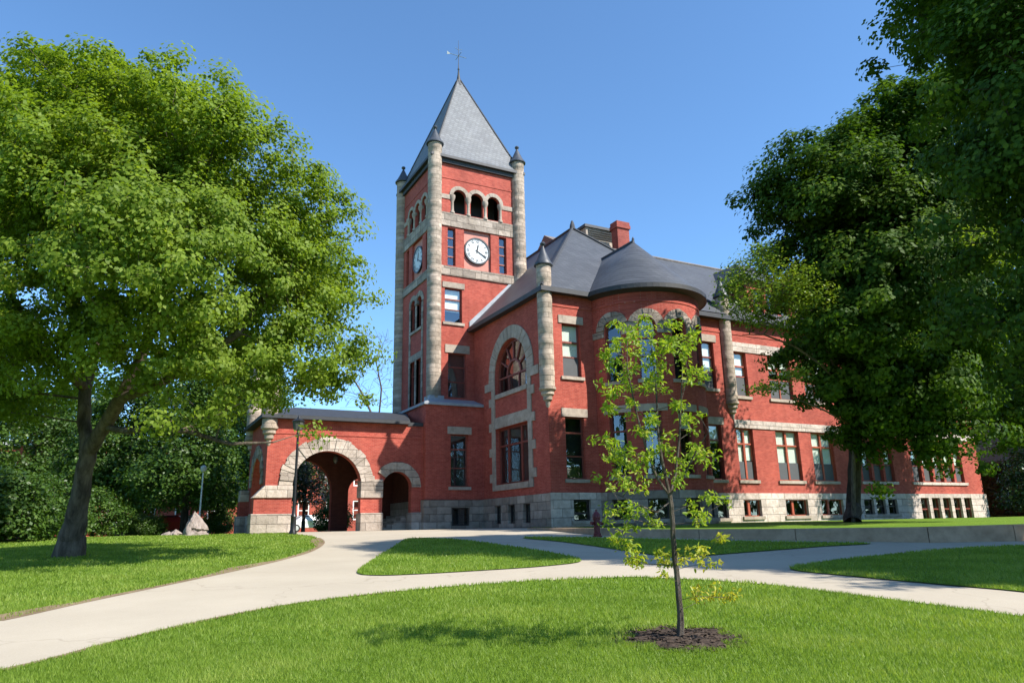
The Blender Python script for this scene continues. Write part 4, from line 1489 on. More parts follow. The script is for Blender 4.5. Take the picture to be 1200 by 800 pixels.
def lobe_points(lobes, n_, shell=.55, inner_keep=.3):
    C_ = np.array([l[0] for l in lobes])
    Rr = np.array([l[1] for l in lobes])           # (k,3) radii
    wgt = (Rr.prod(1))**(2/3)
    out = []
    while len(out) < n_:
        k = rng.choice(len(lobes), p=wgt/wgt.sum())
        d = rng.normal(size=3)
        d /= np.linalg.norm(d)
        rho = rng.uniform(shell**3, 1)**(1/3)
        p = C_[k]+d*Rr[k]*rho
        q_ = np.linalg.norm((p-C_)/Rr, axis=1)
        q_[k] = 9
        if q_.min() < .62 and rng.random() > inner_keep:
            continue
        out.append(p)
    return np.array(out)


def make_tree(name, label, cat, base, limbs, lobes, n_cl, per, R_cl, leaf, lmat, bmat, group=None, flat=.7, step=.8, tip=.012,
              outward=.35, up=.65, jit=.75, spread_min=0.0, tintbias=None, shell=.55, sag=0, clump_tint=.18, bough=None):
    root = thing(name, label, cat, base, group)
    base = np.array(base, float)
    sk = Skel()
    ends = []
    for (pts, radii, par) in limbs:
        pr_i = -1 if par is None else ends[par[0]][par[1]]
        i0 = len(sk.p)
        sk.chain(pts, radii, pr_i)
        ends.append(list(range(i0, len(sk.p))))
    if bough:                                 # boughs first, then the clumps along each of them
        nb_, rb, sub = bough
        bc_ = lobe_points([(c_, np.maximum(r_-.38*rb, .4*r_)) for c_, r_ in lobes], nb_*5, shell, .25)
        keep = []
        for p in bc_:
            if all(np.sum((p-k_)**2) > (rb*.92)**2 for k_ in keep):
                keep.append(p)
        bc_ = np.array(keep[:nb_])
        near_ = (np.linalg.norm(bc_[:, None]-bc_[None], axis=2) < rb*1.75).sum(1)
        bc_ = bc_[near_ >= 4]                 # no stray boughs
        o_ = rng.normal(size=(len(bc_), sub, 3))*np.array([.62, .62, .30])*rb
        o_[..., 2] -= (o_[..., 0]**2+o_[..., 1]**2)/rb*.28
        cl = (bc_[:, None]+o_).reshape(-1, 3)
    else:
        cl = lobe_points(lobes, n_cl, shell)
    if spread_min > 0 and not bough:
        keep = []
        for p in cl:
            if all(np.sum((p-k_)**2) > spread_min**2 for k_ in keep[-400:]):
                keep.append(p)
        cl = np.array(keep)
    sk.grow(cl, step, sag=sag)
    sk.mesh(tip).build('trunk', bmat, root, smooth=True, recalc=False)
    cen = np.mean([l[0] for l in lobes], 0)
    n_ = len(cl)*per
    ci = np.repeat(np.arange(len(cl)), per)
    off = rng.normal(size=(n_, 3))
    rr = np.linalg.norm(off, axis=1)[:, None]
    off = off/rr*np.minimum(rr*.62, 1.25)
    sc_ = R_cl*rng.uniform(.65, 1.3, len(cl))[ci]
    P = cl[ci]+off*sc_[:, None]*np.array([1, 1, flat])
    outv = (cl-cen)
    outv = outv/(np.linalg.norm(outv, axis=1)[:, None]+1e-9)
    Nn = off*outward*1.0+outv[ci]*outward+np.array([0, 0, up])+rng.normal(0, jit, (n_, 3))*.7
    L = leaf*rng.uniform(.7, 1.25, n_)
    v = leaf_quads(P, Nn, L, L*rng.uniform(.6, .85, n_))
    tint = np.clip(.45+rng.normal(0, clump_tint, len(cl))[ci]+rng.normal(0, .2, n_), 0, 1)
    if tintbias is not None:
        tint = np.clip(tint+tintbias(P), 0, 1)
    np_mesh('crown', v-base, np.arange(len(v)), 4, lmat, root, tint=np.repeat(tint, 4))
    return root


def lob(px, py, depth, rpx, dr=None, squash=1.0):
    r = rpx/FOC*depth
    return (at(px, py, depth), np.array([r, r, r*squash]) if dr is None else np.array([r, r, r*squash])*dr)


# big tree on the left lawn
tb0 = atg(80, 656)
tb0[2] -= .55
dl = float(tb0[:2] @ HEAD)
K = lambda x, y, dd_=0.0: at(x, y, (dl+dd_)*1.02)
limbs = [
    ([K(80, 652)-np.array([0, 0, .9]), K(80, 652), K(84, 625), K(92, 590), K(98, 555), K(103, 528)], [.70, .44, .33, .26, .235, .24], None),
    ([K(98, 495, .3), K(100, 455, .8), K(92, 400, 1), K(80, 330, 1), K(60, 250, 1)], [.19, .17, .15, .12, .07], (0, -1)),
    ([K(122, 500, -.3), K(140, 468, -.8), K(165, 420, -1), K(190, 350, -1), (K(215, 260, -.6))], [.20, .18, .15, .12, .07], (0, -1)),
    ([K(175, 455, -1.5), K(220, 430, -2), K(280, 390, -2), K(330, 320, -1)], [.13, .11, .09, .05], (2, 5)),
    ([K(150, 505, -1), K(185, 500, -2), K(220, 505, -2.6), K(270, 520, -3), K(320, 518, -3)], [.085, .075, .06, .045, .02], (2, 2)),
    ([K(120, 380, 2.5), K(150, 280, 3), K(150, 190, 3)], [.14, .10, .06], (1, 5)),
    ([K(40, 400, -2), K(0, 320, -3), K(-40, 250, -3)], [.12, .09, .05], (1, 5)),
]
dT = dl*1.02
lobes = [lob(130, 150, dT, 105), lob(140, 200, dT+4, 120), lob(240, 185, dT-1, 95), lob(312, 252, dT, 84), lob(338, 308, dT+2, 70), lob(60, 200, dT-3, 105),
         lob(180, 290, dT-4, 110), lob(340, 350, dT-1, 78), lob(398, 405, dT-1, 40), lob(0, 190, dT, 100), lob(-90, 230, dT, 105), lob(50, 370, dT-3, 90),
         lob(200, 400, dT-3.5, 66, squash=.7), lob(318, 428, dT-2.5, 54, squash=.9), lob(250, 390, dT+3, 50), lob(-50, 420, dT, 95), lob(390, 280, dT, 32), lob(245, 470, dT-3, 38, squash=.6), lob(30, 450, dT+4, 50, squash=.6), lob(385, 440, dT, 36), lob(408, 400, dT-.5, 42, squash=.8), lob(60, 455, dT-4, 40, squash=.7), lob(300, 462, dT-3, 40, squash=.8), lob(385, 250, dT, 26), lob(290, 482, dT-4, 34, squash=.7), lob(225, 490, dT-4, 30, squash=.7)]
make_tree('maple_tree', 'large bright green broadleaf tree with a forked trunk on the left lawn beside the path', 'tree', tb0, limbs, lobes,
          0, 125, .36, .115, M['leaf_left'], M['bark'], step=.7, tip=.006, outward=.75, jit=.6, up=.5, bough=(370, .95, 10))

# dark maple on the terrace, right
ma = np.array([29.2, 22.6, 1.42])
dm_ = float(ma[:2] @ HEAD)
K = lambda x, y, dd_=0.0: at(x, y, dm_+dd_)
limbs = [
    ([ma, K(1000, 590), K(1001, 550), K(1003, 515), K(1005, 480)], [.40, .32, .29, .28, .27], None),
    ([K(1000, 430), K(990, 350), K(970, 270)], [.2, .16, .08], (0, -1)),
    ([K(1040, 420), K(1080, 330), K(1110, 220)], [.22, .17, .08], (0, -1)),
    ([K(1030, 380, 1), K(1040, 280, 2), K(1040, 170, 2)], [.17, .13, .06], (0, -1)),
    ([K(1020, 490), K(1040, 470, -1), K(1090, 460, -2)], [.12, .09, .06], (0, -3)),
]
e = dm_
lobes = [lob(955, 215, e-2, 68), lob(956, 305, e-1, 64), lob(1010, 350, e-3, 85), lob(1030, 440, e-2, 74), lob(1080, 465, e-2, 60), lob(1075, 300, e-2, 95), lob(1025, 190, e, 72),
         lob(1050, 240, e+2, 90), lob(966, 400, e-2, 38), lob(1040, 490, e-2, 46), lob(1085, 500, e-2, 38), lob(1085, 130, e, 60), lob(1000, 460, e-1, 36),
         lob(1090, 380, e, 70), lob(1105, 210, e, 62)]
make_tree('maple_tree', 'tall dark green maple standing on the terrace lawn before the wing', 'tree', ma, limbs, lobes,
          0, 125, .52, .20, M['leaf_maple'], M['bark_dark'], step=1.2, tip=.009, bough=(340, 1.25, 11), up=.6, clump_tint=.22, outward=.7, jit=.55)

# nearer tree at the right edge of the photo, its trunk outside the frame
nb = np.array([22.5, 4.2, float(ground(22.5, 4.2))+.1])
dn = float(nb[:2] @ HEAD)
lobes = [lob(1190, 60, 16.5, 75), lob(1142, 72, 17, 46), lob(1240, 150, 16, 90), lob(1125, 15, 18, 34), lob(1280, 330, 15.5, 90), lob(1200, 320, 16.5, 36, squash=.5), lob(1290, 60, 16, 130),
         lob(1190, 480, 16.5, 24, squash=.6), lob(1250, 440, 16, 60),
         (np.array([21.5, 6.0, 18.5]), np.array([4.2, 4.2, 4.0])), (np.array([23.5, 3.0, 15]), np.array([5, 5, 5])), (np.array([20.8, 8.2, 15.5]), np.array([3.4, 3.4, 3.4])),
         (np.array([22.8, 5.2, 21]), np.array([3.4, 3.4, 2.6])), (np.array([22, 5.5, 10]), np.array([5, 4.5, 3.0])), (np.array([20.2, 2.4, 12]), np.array([3.0, 3.0, 2.2])), (np.array([20.6, -.4, 10.8]), np.array([3.2, 3.2, 2.0])), lob(1105, 45, 17.5, 26), lob(1165, 190, 17, 72), lob(1205, 300, 16.5, 80), lob(1160, 380, 17, 46), lob(1140, 270, 17.5, 50), lob(1215, 410, 16.5, 48)]
limbs = [([nb, nb+[0, 0, 2], nb+[-.1, .1, 5], nb+[-.2, .4, 9], nb+[-.4, .8, 14], nb+[-.5, 1, 19]], [.5, .4, .36, .3, .2, .1], None)]
make_tree('maple_tree', 'dark green tree whose boughs reach in at the upper right edge of the photo', 'tree', nb, limbs, lobes,
          0, 120, .46, .15, M['leaf_maple'], M['bark_dark'], step=1.0, tip=.009, bough=(340, 1.1, 10), up=.6, clump_tint=.22, outward=.7, jit=.55)

# next maple in the row, mostly beyond the right edge of the photo
mc = np.array([47.0, 21.0, 1.45])
limbs = [([mc-[0, 0, .2], mc+[0, 0, 2], mc+[.2, .2, 5], mc+[.1, .4, 9], mc+[-.2, .8, 13]], [.4, .32, .28, .2, .08], None)]
lobes = [(mc+np.array(c_), np.array(r_)) for c_, r_ in (((0, 1, 9), (4.2, 4.2, 3.4)), ((-2, 2, 11), (3, 3, 2.6)), ((1, 1, 13), (3.2, 3.2, 2.8)), ((-1.5, 1.5, 6.5), (3.0, 3.0, 1.8)))]
make_tree('maple_tree', 'maple cut by the right edge of the photo, before the far end of the wing', 'tree', mc, limbs, lobes,
          0, 110, .52, .20, M['leaf_maple'], M['bark_dark'], step=1.2, tip=.009, bough=(90, 1.3, 9), up=.6, outward=.7, jit=.55)

# thin pale-leaved tree between the maple and the wing
pb_ = at(1000, 614, 32.6)
pb_[2] = 1.38
K = lambda x, y, dd_=0.0: at(x, y, 30.0+dd_)
limbs = [([pb_, at(1000, 560, 32.6), at(1001, 500, 32.6), at(996, 460, 32.2)], [.10, .09, .085, .08], None),
         ([K(960, 425), K(930, 405), K(895, 392), K(870, 392)], [.06, .05, .035, .02], (0, -1)),
         ([K(960, 390), K(925, 350), K(890, 315)], [.06, .045, .02], (0, -2)),
         ([K(965, 480), K(935, 468), K(905, 450)], [.04, .03, .015], (0, -4)),
         ([K(1040, 400), K(1090, 340, -1), K(1140, 290, -2)], [.06, .04, .02], (0, -1))]
e = 29.0
lobes = [lob(880, 318, e, 30, squash=.7), lob(905, 345, e, 32, squash=.6), lob(866, 350, e-.5, 22, squash=.7), lob(930, 330, e, 30), lob(853, 340, e-.5, 14), lob(925, 375, e, 26, squash=.5),
         lob(900, 455, e, 22, squash=.3), lob(935, 440, e, 22, squash=.3), lob(950, 350, e, 26), lob(895, 298, e, 18), lob(880, 370, e, 22, squash=.5), lob(1150, 275, e-2, 26, squash=.4), lob(1180, 300, e-2, 22, squash=.4), lob(1075, 395, e-1, 14, squash=.5)]
make_tree('locust_tree', 'slender pale yellow-green tree with thin branches between the dark maple and the wing', 'tree', pb_, limbs, lobes,
          300, 34, .46, .115, M['leaf_pale'], M['bark_young'], step=.9, tip=.010, flat=.5, shell=.2, up=.9)


# young tree on the front lawn
def sapling():
    b = SAP.copy()
    root = thing('young_tree', 'young staked-height sapling with sparse yellow-green leaves on the front lawn', 'tree', b)
    root['label'] = 'slender young tree with sparse yellow-green leaves in a mulch ring on the front lawn'
    dep = float((b-EYE) @ CF)
    K = lambda x, y, dd_=0.0: at(x, y, dep+dd_)
    sk = Skel()
    sk.chain([b-[0, 0, .03], K(797, 715), K(794, 680), K(790, 640), K(787, 600), K(785, 580)], [.048, .036, .033, .03, .027, .025])
    n0_ = len(sk.p)-1
    sk.chain([K(778, 550), K(772, 515), K(770, 480, .05), K(768, 440, .1), (K(762, 400, .12)), K(758, 378, .1)], [.018, .014, .011, .009, .006, .004], n0_)
    sk.chain([K(792, 555, .05), K(796, 515, .12), K(798, 470, .18), K(800, 430, .2), K(803, 395, .2)], [.017, .013, .010, .007, .004], n0_)
    sk.chain([K(770, 560, -.05), K(757, 525, -.1), K(745, 480, -.15), K(735, 430, -.15), K(735, 395, -.1)], [.014, .011, .009, .006, .004], n0_)
    sk.chain([K(800, 560, -.1), K(815, 530, -.15), (K(830, 505, -.2))], [.011, .008, .004], n0_)
    sk.chain([K(770, 600, -.1), K(745, 590, -.15), K(722, 578, -.2)], [.008, .006, .003], n0_-1)
    # clusters seen in the photo: x, y, spread, number of twigs, yellowness
    cl = [(758, 385, 18, 7, 0), (735, 400, 22, 8, 0), (790, 395, 24, 9, 0), (808, 405, 18, 7, 0), (720, 420, 18, 6, 0), (760, 415, 22, 7, 0), (812, 435, 16, 6, 0), (735, 440, 22, 7, 0),
          (716, 455, 16, 5, 0), (766, 455, 16, 6, 0), (745, 475, 16, 5, 0), (725, 478, 14, 4, 0), (790, 470, 16, 4, 0), (806, 495, 14, 5, 0), (712, 515, 16, 6, .05), (735, 532, 22, 8, .05),
          (760, 535, 18, 7, 0), (722, 545, 16, 5, .05), (775, 520, 14, 4, 0), (803, 535, 14, 5, .05), (822, 535, 16, 6, .1), (745, 568, 20, 6, .1), (725, 568, 16, 4, .1), (790, 562, 14, 4, 0),
          (740, 598, 18, 6, .1), (752, 610, 14, 4, .1), (715, 600, 12, 3, .1), (828, 590, 18, 6, .1), (820, 606, 10, 3, .15), (722, 640, 14, 4, .2), (730, 648, 18, 5, .25), (750, 660, 20, 5, .35), (772, 650, 14, 4, .3),
          (838, 640, 18, 5, .5), (815, 648, 14, 4, .5), (798, 655, 8, 2, .5), (830, 692, 14, 4, .6), (855, 697, 10, 3, .6), (780, 665, 14, 3, .4), (770, 495, 16, 4, 0), (750, 505, 16, 4, 0), (778, 430, 16, 5, 0)]
    T, Y_ = [], []
    for x, y, s_, k, yl in cl:
        for _ in range(k):
            T.append(at(x+rng.normal(0, s_*.55), y+rng.normal(0, s_*.42), dep+rng.normal(0, .32)))
            Y_.append(yl)
    T = np.array(T)
    Y_ = np.array(Y_)
    sk.grow(T, .22, wob=.10, sag=.12)
    sk.mesh(.0022, 2.3).build('trunk', M['bark_young'], root, smooth=True, recalc=False)
    per = 24
    n_ = len(T)*per
    ci = np.repeat(np.arange(len(T)), per)
    off = rng.normal(size=(n_, 3))
    off = off/np.linalg.norm(off, axis=1)[:, None]*rng.uniform(.2, 1, n_)[:, None]
    P = T[ci]+off*np.array([.105, .105, .075])
    nn = np.array([0, 0, .55])+rng.normal(0, .6, (n_, 3))
    L = rng.uniform(.038, .074, n_)
    # each leaf a folded blade of six points
    nn /= np.linalg.norm(nn, axis=1)[:, None]
    t = off+np.array([0, 0, -.35])+rng.normal(0, .35, (n_, 3))
    t -= (t*nn).sum(1)[:, None]*nn
    t /= np.linalg.norm(t, axis=1)[:, None]+1e-9
    bb = np.cross(nn, t)
    L = L[:, None]
    W = L*rng.uniform(.34, .48, (n_, 1))
    v = np.empty((n_, 6, 3))
    v[:, 0] = P-t*L*.5
    v[:, 1] = P-t*L*.12+bb*W*.5+nn*L*.07
    v[:, 2] = P+t*L*.22+bb*W*.38+nn*L*.04
    v[:, 3] = P+t*L*.5-nn*L*.10
    v[:, 4] = P+t*L*.22-bb*W*.38+nn*L*.04
    v[:, 5] = P-t*L*.12-bb*W*.5+nn*L*.07
    idx_ = (np.arange(n_)[:, None]*6+np.array([0, 1, 2, 3, 0, 3, 4, 5])[None]).reshape(-1)
    tint = np.clip(.35+rng.normal(0, .2, n_)+Y_[ci], 0, 1)
    np_mesh('crown', v.reshape(-1, 3)-b, idx_, 4, M['leaf_young'], root, tint=np.repeat(tint, 6))


sapling()
# mulch ring
mu = MB()
nr, na_ = 7, 40
vs = []
for i in range(nr+1):
    for j in range(na_):
        a = 2*PI*j/na_
        r = (.57+.07*math.sin(3*a+1)+.05*math.sin(7*a))*i/nr
        x, y = SAP[0]+r*math.cos(a), SAP[1]+r*math.sin(a)
        vs.append((x, y, float(ground(x, y))+.022*(1-(i/nr)**2)+.012+random.uniform(-.008, .008)))
mu.add(vs, [(i*na_+j, i*na_+(j+1) % na_, (i+1)*na_+(j+1) % na_, (i+1)*na_+j) for i in range(nr) for j in range(na_)])
for _ in range(650):
    a, r = random.uniform(0, 2*PI), .76*math.sqrt(random.random())
    x, y = SAP[0]+r*math.cos(a), SAP[1]+r*math.sin(a)
    z = float(ground(x, y))+.022*max(0, 1-(r/.66)**2)+.018
    l, w_, t = random.uniform(.02, .05), random.uniform(.006, .014), random.uniform(0, PI)
    d1 = np.array([math.cos(t)*l, math.sin(t)*l, random.uniform(-.012, .012)])
    d2 = np.array([-math.sin(t)*w_, math.cos(t)*w_, random.uniform(-.004, .004)])
    c = np.array([x, y, z])
    mu.add([c-d1-d2, c+d1-d2, c+d1+d2, c-d1+d2], [(0, 1, 2, 3)])
tag(mu.build('mulch', M['mulch'], None, recalc=False), 'ring of dark bark mulch round the foot of the young tree', 'mulch', kind='stuff')


# background trees: one of each kind, then copies
def bg_tree(name, label, lobes, n_cl, per, R_cl, leaf, lmat, height, base, group, limb=None, up=.7):
    base = np.array(base, float)
    lim = limb or [([base-[0, 0, .2], base+[0, 0, height*.25], base+[.1, 0, height*.6]], [height*.022, height*.016, height*.008], None)]
    return make_tree(name, label, 'tree', base, lim, [(base+np.array(c), np.array(r)) for c, r in lobes], n_cl, per, R_cl, leaf, M[lmat], M['bark_dark'], group, step=1.2, tip=.012, spread_min=.25, up=up)


def dup(root, loc, rz, s, label=None):
    r = root.copy()
    COL.objects.link(r)
    r.location = Vector([float(c) for c in loc])
    r.rotation_euler.z = rz
    r.scale = (s, s, s)
    if label:
        r['label'] = label
    for ch in list(root.children):
        c = ch.copy()
        COL.objects.link(c)
        c.parent = r
    return r


def spot(px, d):                              # ground point d metres ahead in the direction of that column
    l = (px-600)/FOC*d
    x, y = HEAD[0]*d+HEAD[1]*l, HEAD[1]*d-HEAD[0]*l
    return np.array([x, y, float(ground(x, y))])


GB = 'trees beyond the left lawn'
A0 = bg_tree('broadleaf_tree', 'dark bushy broadleaf tree behind the forked trunk on the left lawn', [((0, 0, 6.5), (3.6, 3.6, 3.6)), ((1.8, .5, 4.2), (2.6, 2.6, 2.2)), ((-2, -.4, 4.5), (2.6, 2.6, 2.4)), ((.3, -.5, 9.3), (2.4, 2.4, 2.6)), ((0, -1.6, 3.2), (2.4, 2.0, 1.8))],
             420, 60, .75, .24, 'leaf_back', 11.5, spot(150, 50), GB)
B0 = bg_tree('hemlock_tree', 'feathery dark green hemlock with spreading boughs left of the boulder', [((0, 0, 3.2), (3.2, 3.2, 1.6)), ((0, 0, 4.9), (2.6, 2.6, 2.2)), ((0, 0, 7.4), (1.8, 1.8, 2.4)), ((0, 0, 9.8), (.9, .9, 1.9))],
             380, 60, .7, .20, 'leaf_back', 11, spot(222, 44), GB, up=.9)
S0 = bg_tree('shrub', 'rounded dark green shrub well left of the forked trunk, at the far lawn edge', [((0, 0, 1.3), (1.7, 1.7, 1.3)), ((.9, .3, 1.0), (1.2, 1.2, 1.0)), ((-1, 0, 1.1), (1.2, 1.2, 1.1)), ((0, 0, 2.2), (1.1, 1.1, .9))],
             170, 60, .45, .16, 'leaf_back', 2.5, spot(20, 31), 'shrubs along the far edge of the left lawn',
             limb=[([spot(20, 31)-[0, 0, .1], spot(20, 31)+[0, 0, .5]], [.08, .05], None)])
dup(A0, spot(-60, 46), 1.0, 1.05, 'dark broadleaf tree at the far left edge of the lawn')
dup(A0, spot(40, 56), 2.2, 1.0, 'dark broadleaf tree left of the forked trunk, behind the shrubs')
dup(A0, spot(262, 58), 3.9, 1.15, 'dark broadleaf tree right of the hemlock and behind the silver lamp post')
dup(A0, spot(300, 70), 5.0, 1.35, 'tall dark broadleaf tree directly behind the left end of the carriage porch')
dup(A0, spot(95, 72), 4.4, 1.3, 'dark broadleaf tree farthest back behind the forked trunk')
dup(B0, spot(165, 52), 2.0, .9, 'smaller hemlock between the forked trunk and the larger hemlock')
dup(S0, spot(-30, 30), 1.2, 1.1, 'dark green shrub cut by the left edge of the photo')
dup(S0, spot(62, 36), 2.6, 1.0, 'dark green shrub just left of the forked trunk')
dup(S0, spot(118, 40), 3.6, .85, 'dark green shrub just right of the forked trunk')
dup(S0, spot(170, 42), 5.4, .42, 'low dark shrub in front of the parked cars, between the forked trunk and the boulder')
dup(S0, spot(188, 43), 1.4, .40, 'low dark shrub just left of the small rocks, in front of the red car')
dup(S0, spot(262, 46), 4.6, .55, 'low pale shrub right of the pointed boulder')

# trees seen through and above the porch
P0 = bg_tree('copper_tree', 'dark mottled tree seen through the carriage arch', [((0, 0, 5.2), (2.5, 2.5, 2.4)), ((1.0, .3, 3.3), (1.9, 1.9, 1.7)), ((-1.2, 0, 3.6), (1.8, 1.8, 1.7))], 190, 60, .6, .2, 'leaf_purple', 7.5, spot(358, 58), None)
dup(S0, spot(392, 52), .8, .75, 'round green shrub seen through the carriage arch')


def bare_tree():
    b = spot(446, 62)
    root = thing('bare_tree', 'leafless grey tree rising behind the carriage porch roof beside the tower', 'tree', b)
    sk = Skel()
    K = lambda x, y: at(x, y, 62.)
    sk.chain([b, K(446, 560), K(443, 500)], [.32, .26, .2])
    sk.chain([K(425, 462), K(412, 440)], [.09, .05], len(sk.p)-1)
    sk.chain([K(447, 455), K(441, 425), K(446, 398)], [.07, .045, .02], len(sk.p)-7)
    T = np.array([at(rng.uniform(395, 462), rng.uniform(385, 478), 62+rng.normal(0, 1.5)) for _ in range(420)])
    sk.grow(T, .7, .2)
    sk.mesh(.009, 2.3, 4).build('trunk', M['bark_young'], root, recalc=False)


bare_tree()

# trees at the right end of the wing
GR = 'trees beyond the right end of the wing'
F0 = bg_tree('spruce_tree', 'dark spruce at the right edge of the photo beside the gabled house', [((0, 0, 1.4), (2.3, 2.3, 1.2)), ((0, 0, 3.0), (1.9, 1.9, 1.4)), ((0, 0, 4.8), (1.4, 1.4, 1.5)), ((0, 0, 6.6), (.8, .8, 1.6))], 260, 55, .55, .18, 'leaf_fir', 8.2, spot(1196, 52), GR, up=.4)
dup(F0, spot(1150, 74), 1.2, 1.3, 'spruce standing just past the right corner of the wing')
dup(F0, spot(1176, 88), 2.2, 1.45, 'spruce farther back between the wing corner and the gabled house')
dup(A0, spot(1165, 95), 2.7, 1.0, 'light broadleaf tree behind the spruces past the wing')
dup(A0, spot(1260, 80), .7, 1.0, 'broadleaf tree behind the gabled house beyond the right edge')

# woods across the campus green, behind the viewer: the windows mirror them
n_ = 42000
a_ = rng.uniform(R_(43), R_(317), n_)                  # everywhere but straight ahead
q_ = rng.uniform(84, 100, n_)
hmax = 14+4*np.sin(a_*11)+3*np.sin(a_*27+1)
P = np.stack([q_*np.sin(a_+YAW), q_*np.cos(a_+YAW), -1.5+rng.random(n_)**.8*hmax], -1)
L = rng.uniform(.9, 1.7, n_)
v = leaf_quads(P, np.array([0, 0, .6])+rng.normal(0, .7, (n_, 3)), L, L*.8)
tag(np_mesh('woods', v, np.arange(len(v)), 4, M['leaf_back'], tint=np.repeat(rng.random(n_), 4)), 'far wood across the green, mirrored in the windows', 'woods', kind='stuff')

# ------------------------------------------------------------------ other buildings
def far_building():
    x0, x1, y0, z1 = -12.0, 34.0, 84.0, 10.2
    b = thing('brick_building', 'plain red brick building with white trimmed windows seen through the carriage arch', 'building', (11, y0, 1.5))
    hs = []
    k = x0+1.5
    while k < x1-2:
        for z0_ in (2.8, 6.6):
            hs.append(R4(k, k+1.3, z0_, z0_+2.2))
        k += 3.1
    w_ = MB()
    FM2 = frontmap(y0)
    panel(w_, FM2, R4(x0, x1, 1.0, z1), hs, .2)
    w_.box(x0, x1, y0+.6, y0+12, 1.0, z1)
    w_.build('wall', M['brick'], b)
    for h in hs:
        u0, u1, v0, v1 = h[0][0], h[1][0], h[0][1], h[2][1]
        f_ = MB()
        f_.mbox(FM2, u0, u0+.14, v0, v1, .05, .16).mbox(FM2, u1-.14, u1, v0, v1, .05, .16).mbox(FM2, u0+.14, u1-.14, v1-.14, v1, .05, .16).mbox(FM2, u0+.14, u1-.14, v0, v0+.14, .05, .16).mbox(FM2, u0+.14, u1-.14, (v0+v1)/2-.05, (v0+v1)/2+.05, .05, .16)
        fo = f_.build('window', M['white'], b)
        MB().add([FM2(u0, v0, .12), FM2(u1, v0, .12), FM2(u1, v1, .12), FM2(u0, v1, .12)], [(0, 1, 2, 3)]).build('pane', M['glass'], fo)
    MB().box(x0-.3, x1+.3, y0-.3, y0+12.3, z1+.002, z1+.5).build('cornice', M['white'], b)


far_building()


def gable_house():
    c = spot(1235, 56)
    b = thing('gabled_house', 'dark ivy-covered house with a steep gable at the right edge of the photo', 'house', c)
    hx, hy, ze, zr = 3.6, 5.0, 4.6, 9.6
    x, y, z = c
    w_ = MB()
    w_.box(x-hx, x+hx, y-hy, y+hy, z-.3, z+ze)
    w_.add([(x-hx, y-hy, z+ze), (x+hx, y-hy, z+ze), (x, y-hy, z+zr), (x-hx, y+hy, z+ze), (x+hx, y+hy, z+ze), (x, y+hy, z+zr)], [(0, 1, 2), (5, 4, 3)])
    w_.build('wall', M['dark_and_shaded_brick'], b)
    r = MB()
    t = .25
    for s_ in (-1, 1):
        r.hexa([(x+s_*(hx+.5), y-hy-.4, z+ze-.7), (x, y-hy-.4, z+zr), (x, y+hy+.4, z+zr), (x+s_*(hx+.5), y+hy+.4, z+ze-.7), (x+s_*(hx+.5), y-hy-.4, z+ze-.7+t), (x, y-hy-.4, z+zr+t), (x, y+hy+.4, z+zr+t), (x+s_*(hx+.5), y+hy+.4, z+ze-.7+t)])
    r.build('roof', M['old_shingle'], b)
    wi = MB()
    wi.box(x-.6, x+.6, y-hy-.08, y-hy+.05, z+1.2, z+3.2)
    f_ = wi.build('window', M['white'], b)
    MB().add([(x-.5, y-hy-.09, z+1.3), (x+.5, y-hy-.09, z+1.3), (x+.5, y-hy-.09, z+3.1), (x-.5, y-hy-.09, z+3.1)], [(0, 1, 2, 3)]).build('pane', M['glass'], f_)
    # ivy on the walls facing us
    n_ = 9000
    P = np.empty((n_, 3))
    k = n_//2
    P[:k] = np.stack([np.full(k, x-hx-.08)-rng.random(k)*.15, rng.uniform(y-hy, y+hy, k), z+rng.uniform(0, ze-.4, k)], -1)
    u = rng.uniform(-hx, hx, n_-k)
    P[k:] = np.stack([x+u, np.full(n_-k, y-hy-.12)-rng.random(n_-k)*.15, z+rng.random(n_-k)*(zr-.5-(zr-ze)*np.abs(u)/hx)], -1)
    ok = ~((np.abs(P[:, 0]-x) < .65) & (P[:, 1] < y-hy+.1) & (P[:, 2] > z+1.1) & (P[:, 2] < z+3.3))
    P = P[ok]
    L = rng.uniform(.16, .3, len(P))
    v = leaf_quads(P, np.array([-.6, -.8, .3])+rng.normal(0, .4, (len(P), 3)), L, L*.8)
    np_mesh('ivy', v-np.array(b.location), np.arange(len(v)), 4, M['leaf_ivy'], b, tint=np.repeat(rng.random(len(P)), 4))


gable_house()


# ------------------------------------------------------------------ street furniture
def lamp_post():
    b = atg(343, 626.3)
    dep = float((b-EYE) @ CF)
    top = at(346.5, 484, dep)[2]
    h = top-b[2]
    o = thing('lamp_post', 'tall slim black lamp post with a lantern head in front of the carriage arch', 'lamp post', b)
    x, y, z = b
    MB().lathe((x, y), [(.17, z-.05), (.17, z+.12), (.13, z+.2), (.12, z+.75), (.14, z+.8), (.09, z+.92), (.075, z+1.3), (.06, z+h*.6), (.052, z+h-.75), (.085, z+h-.72), (.05, z+h-.66), (.05, z+h-.6)], 14).build('pole', M['black'], o, smooth=True)
    zz_ = z+h-.6
    g_ = MB().lathe((x, y), [(.09, zz_), (.2, zz_+.04), (.26, zz_+.4), (.24, zz_+.42)], 8).build('lantern', M['dim_glass'], o)
    c_ = MB().lathe((x, y), [(.3, zz_+.4), (.31, zz_+.43), (.2, zz_+.52), (.08, zz_+.56), (.06, zz_+.62), (.02, zz_+.7)], 8)
    for i in range(8):
        a = 2*PI*i/8
        c_.tube((x+.2*math.cos(a), y+.2*math.sin(a), zz_+.04), (x+.265*math.cos(a), y+.265*math.sin(a), zz_+.41), .014, .014, 5)
    c_.build('lantern_cage', M['black'], g_)


lamp_post()


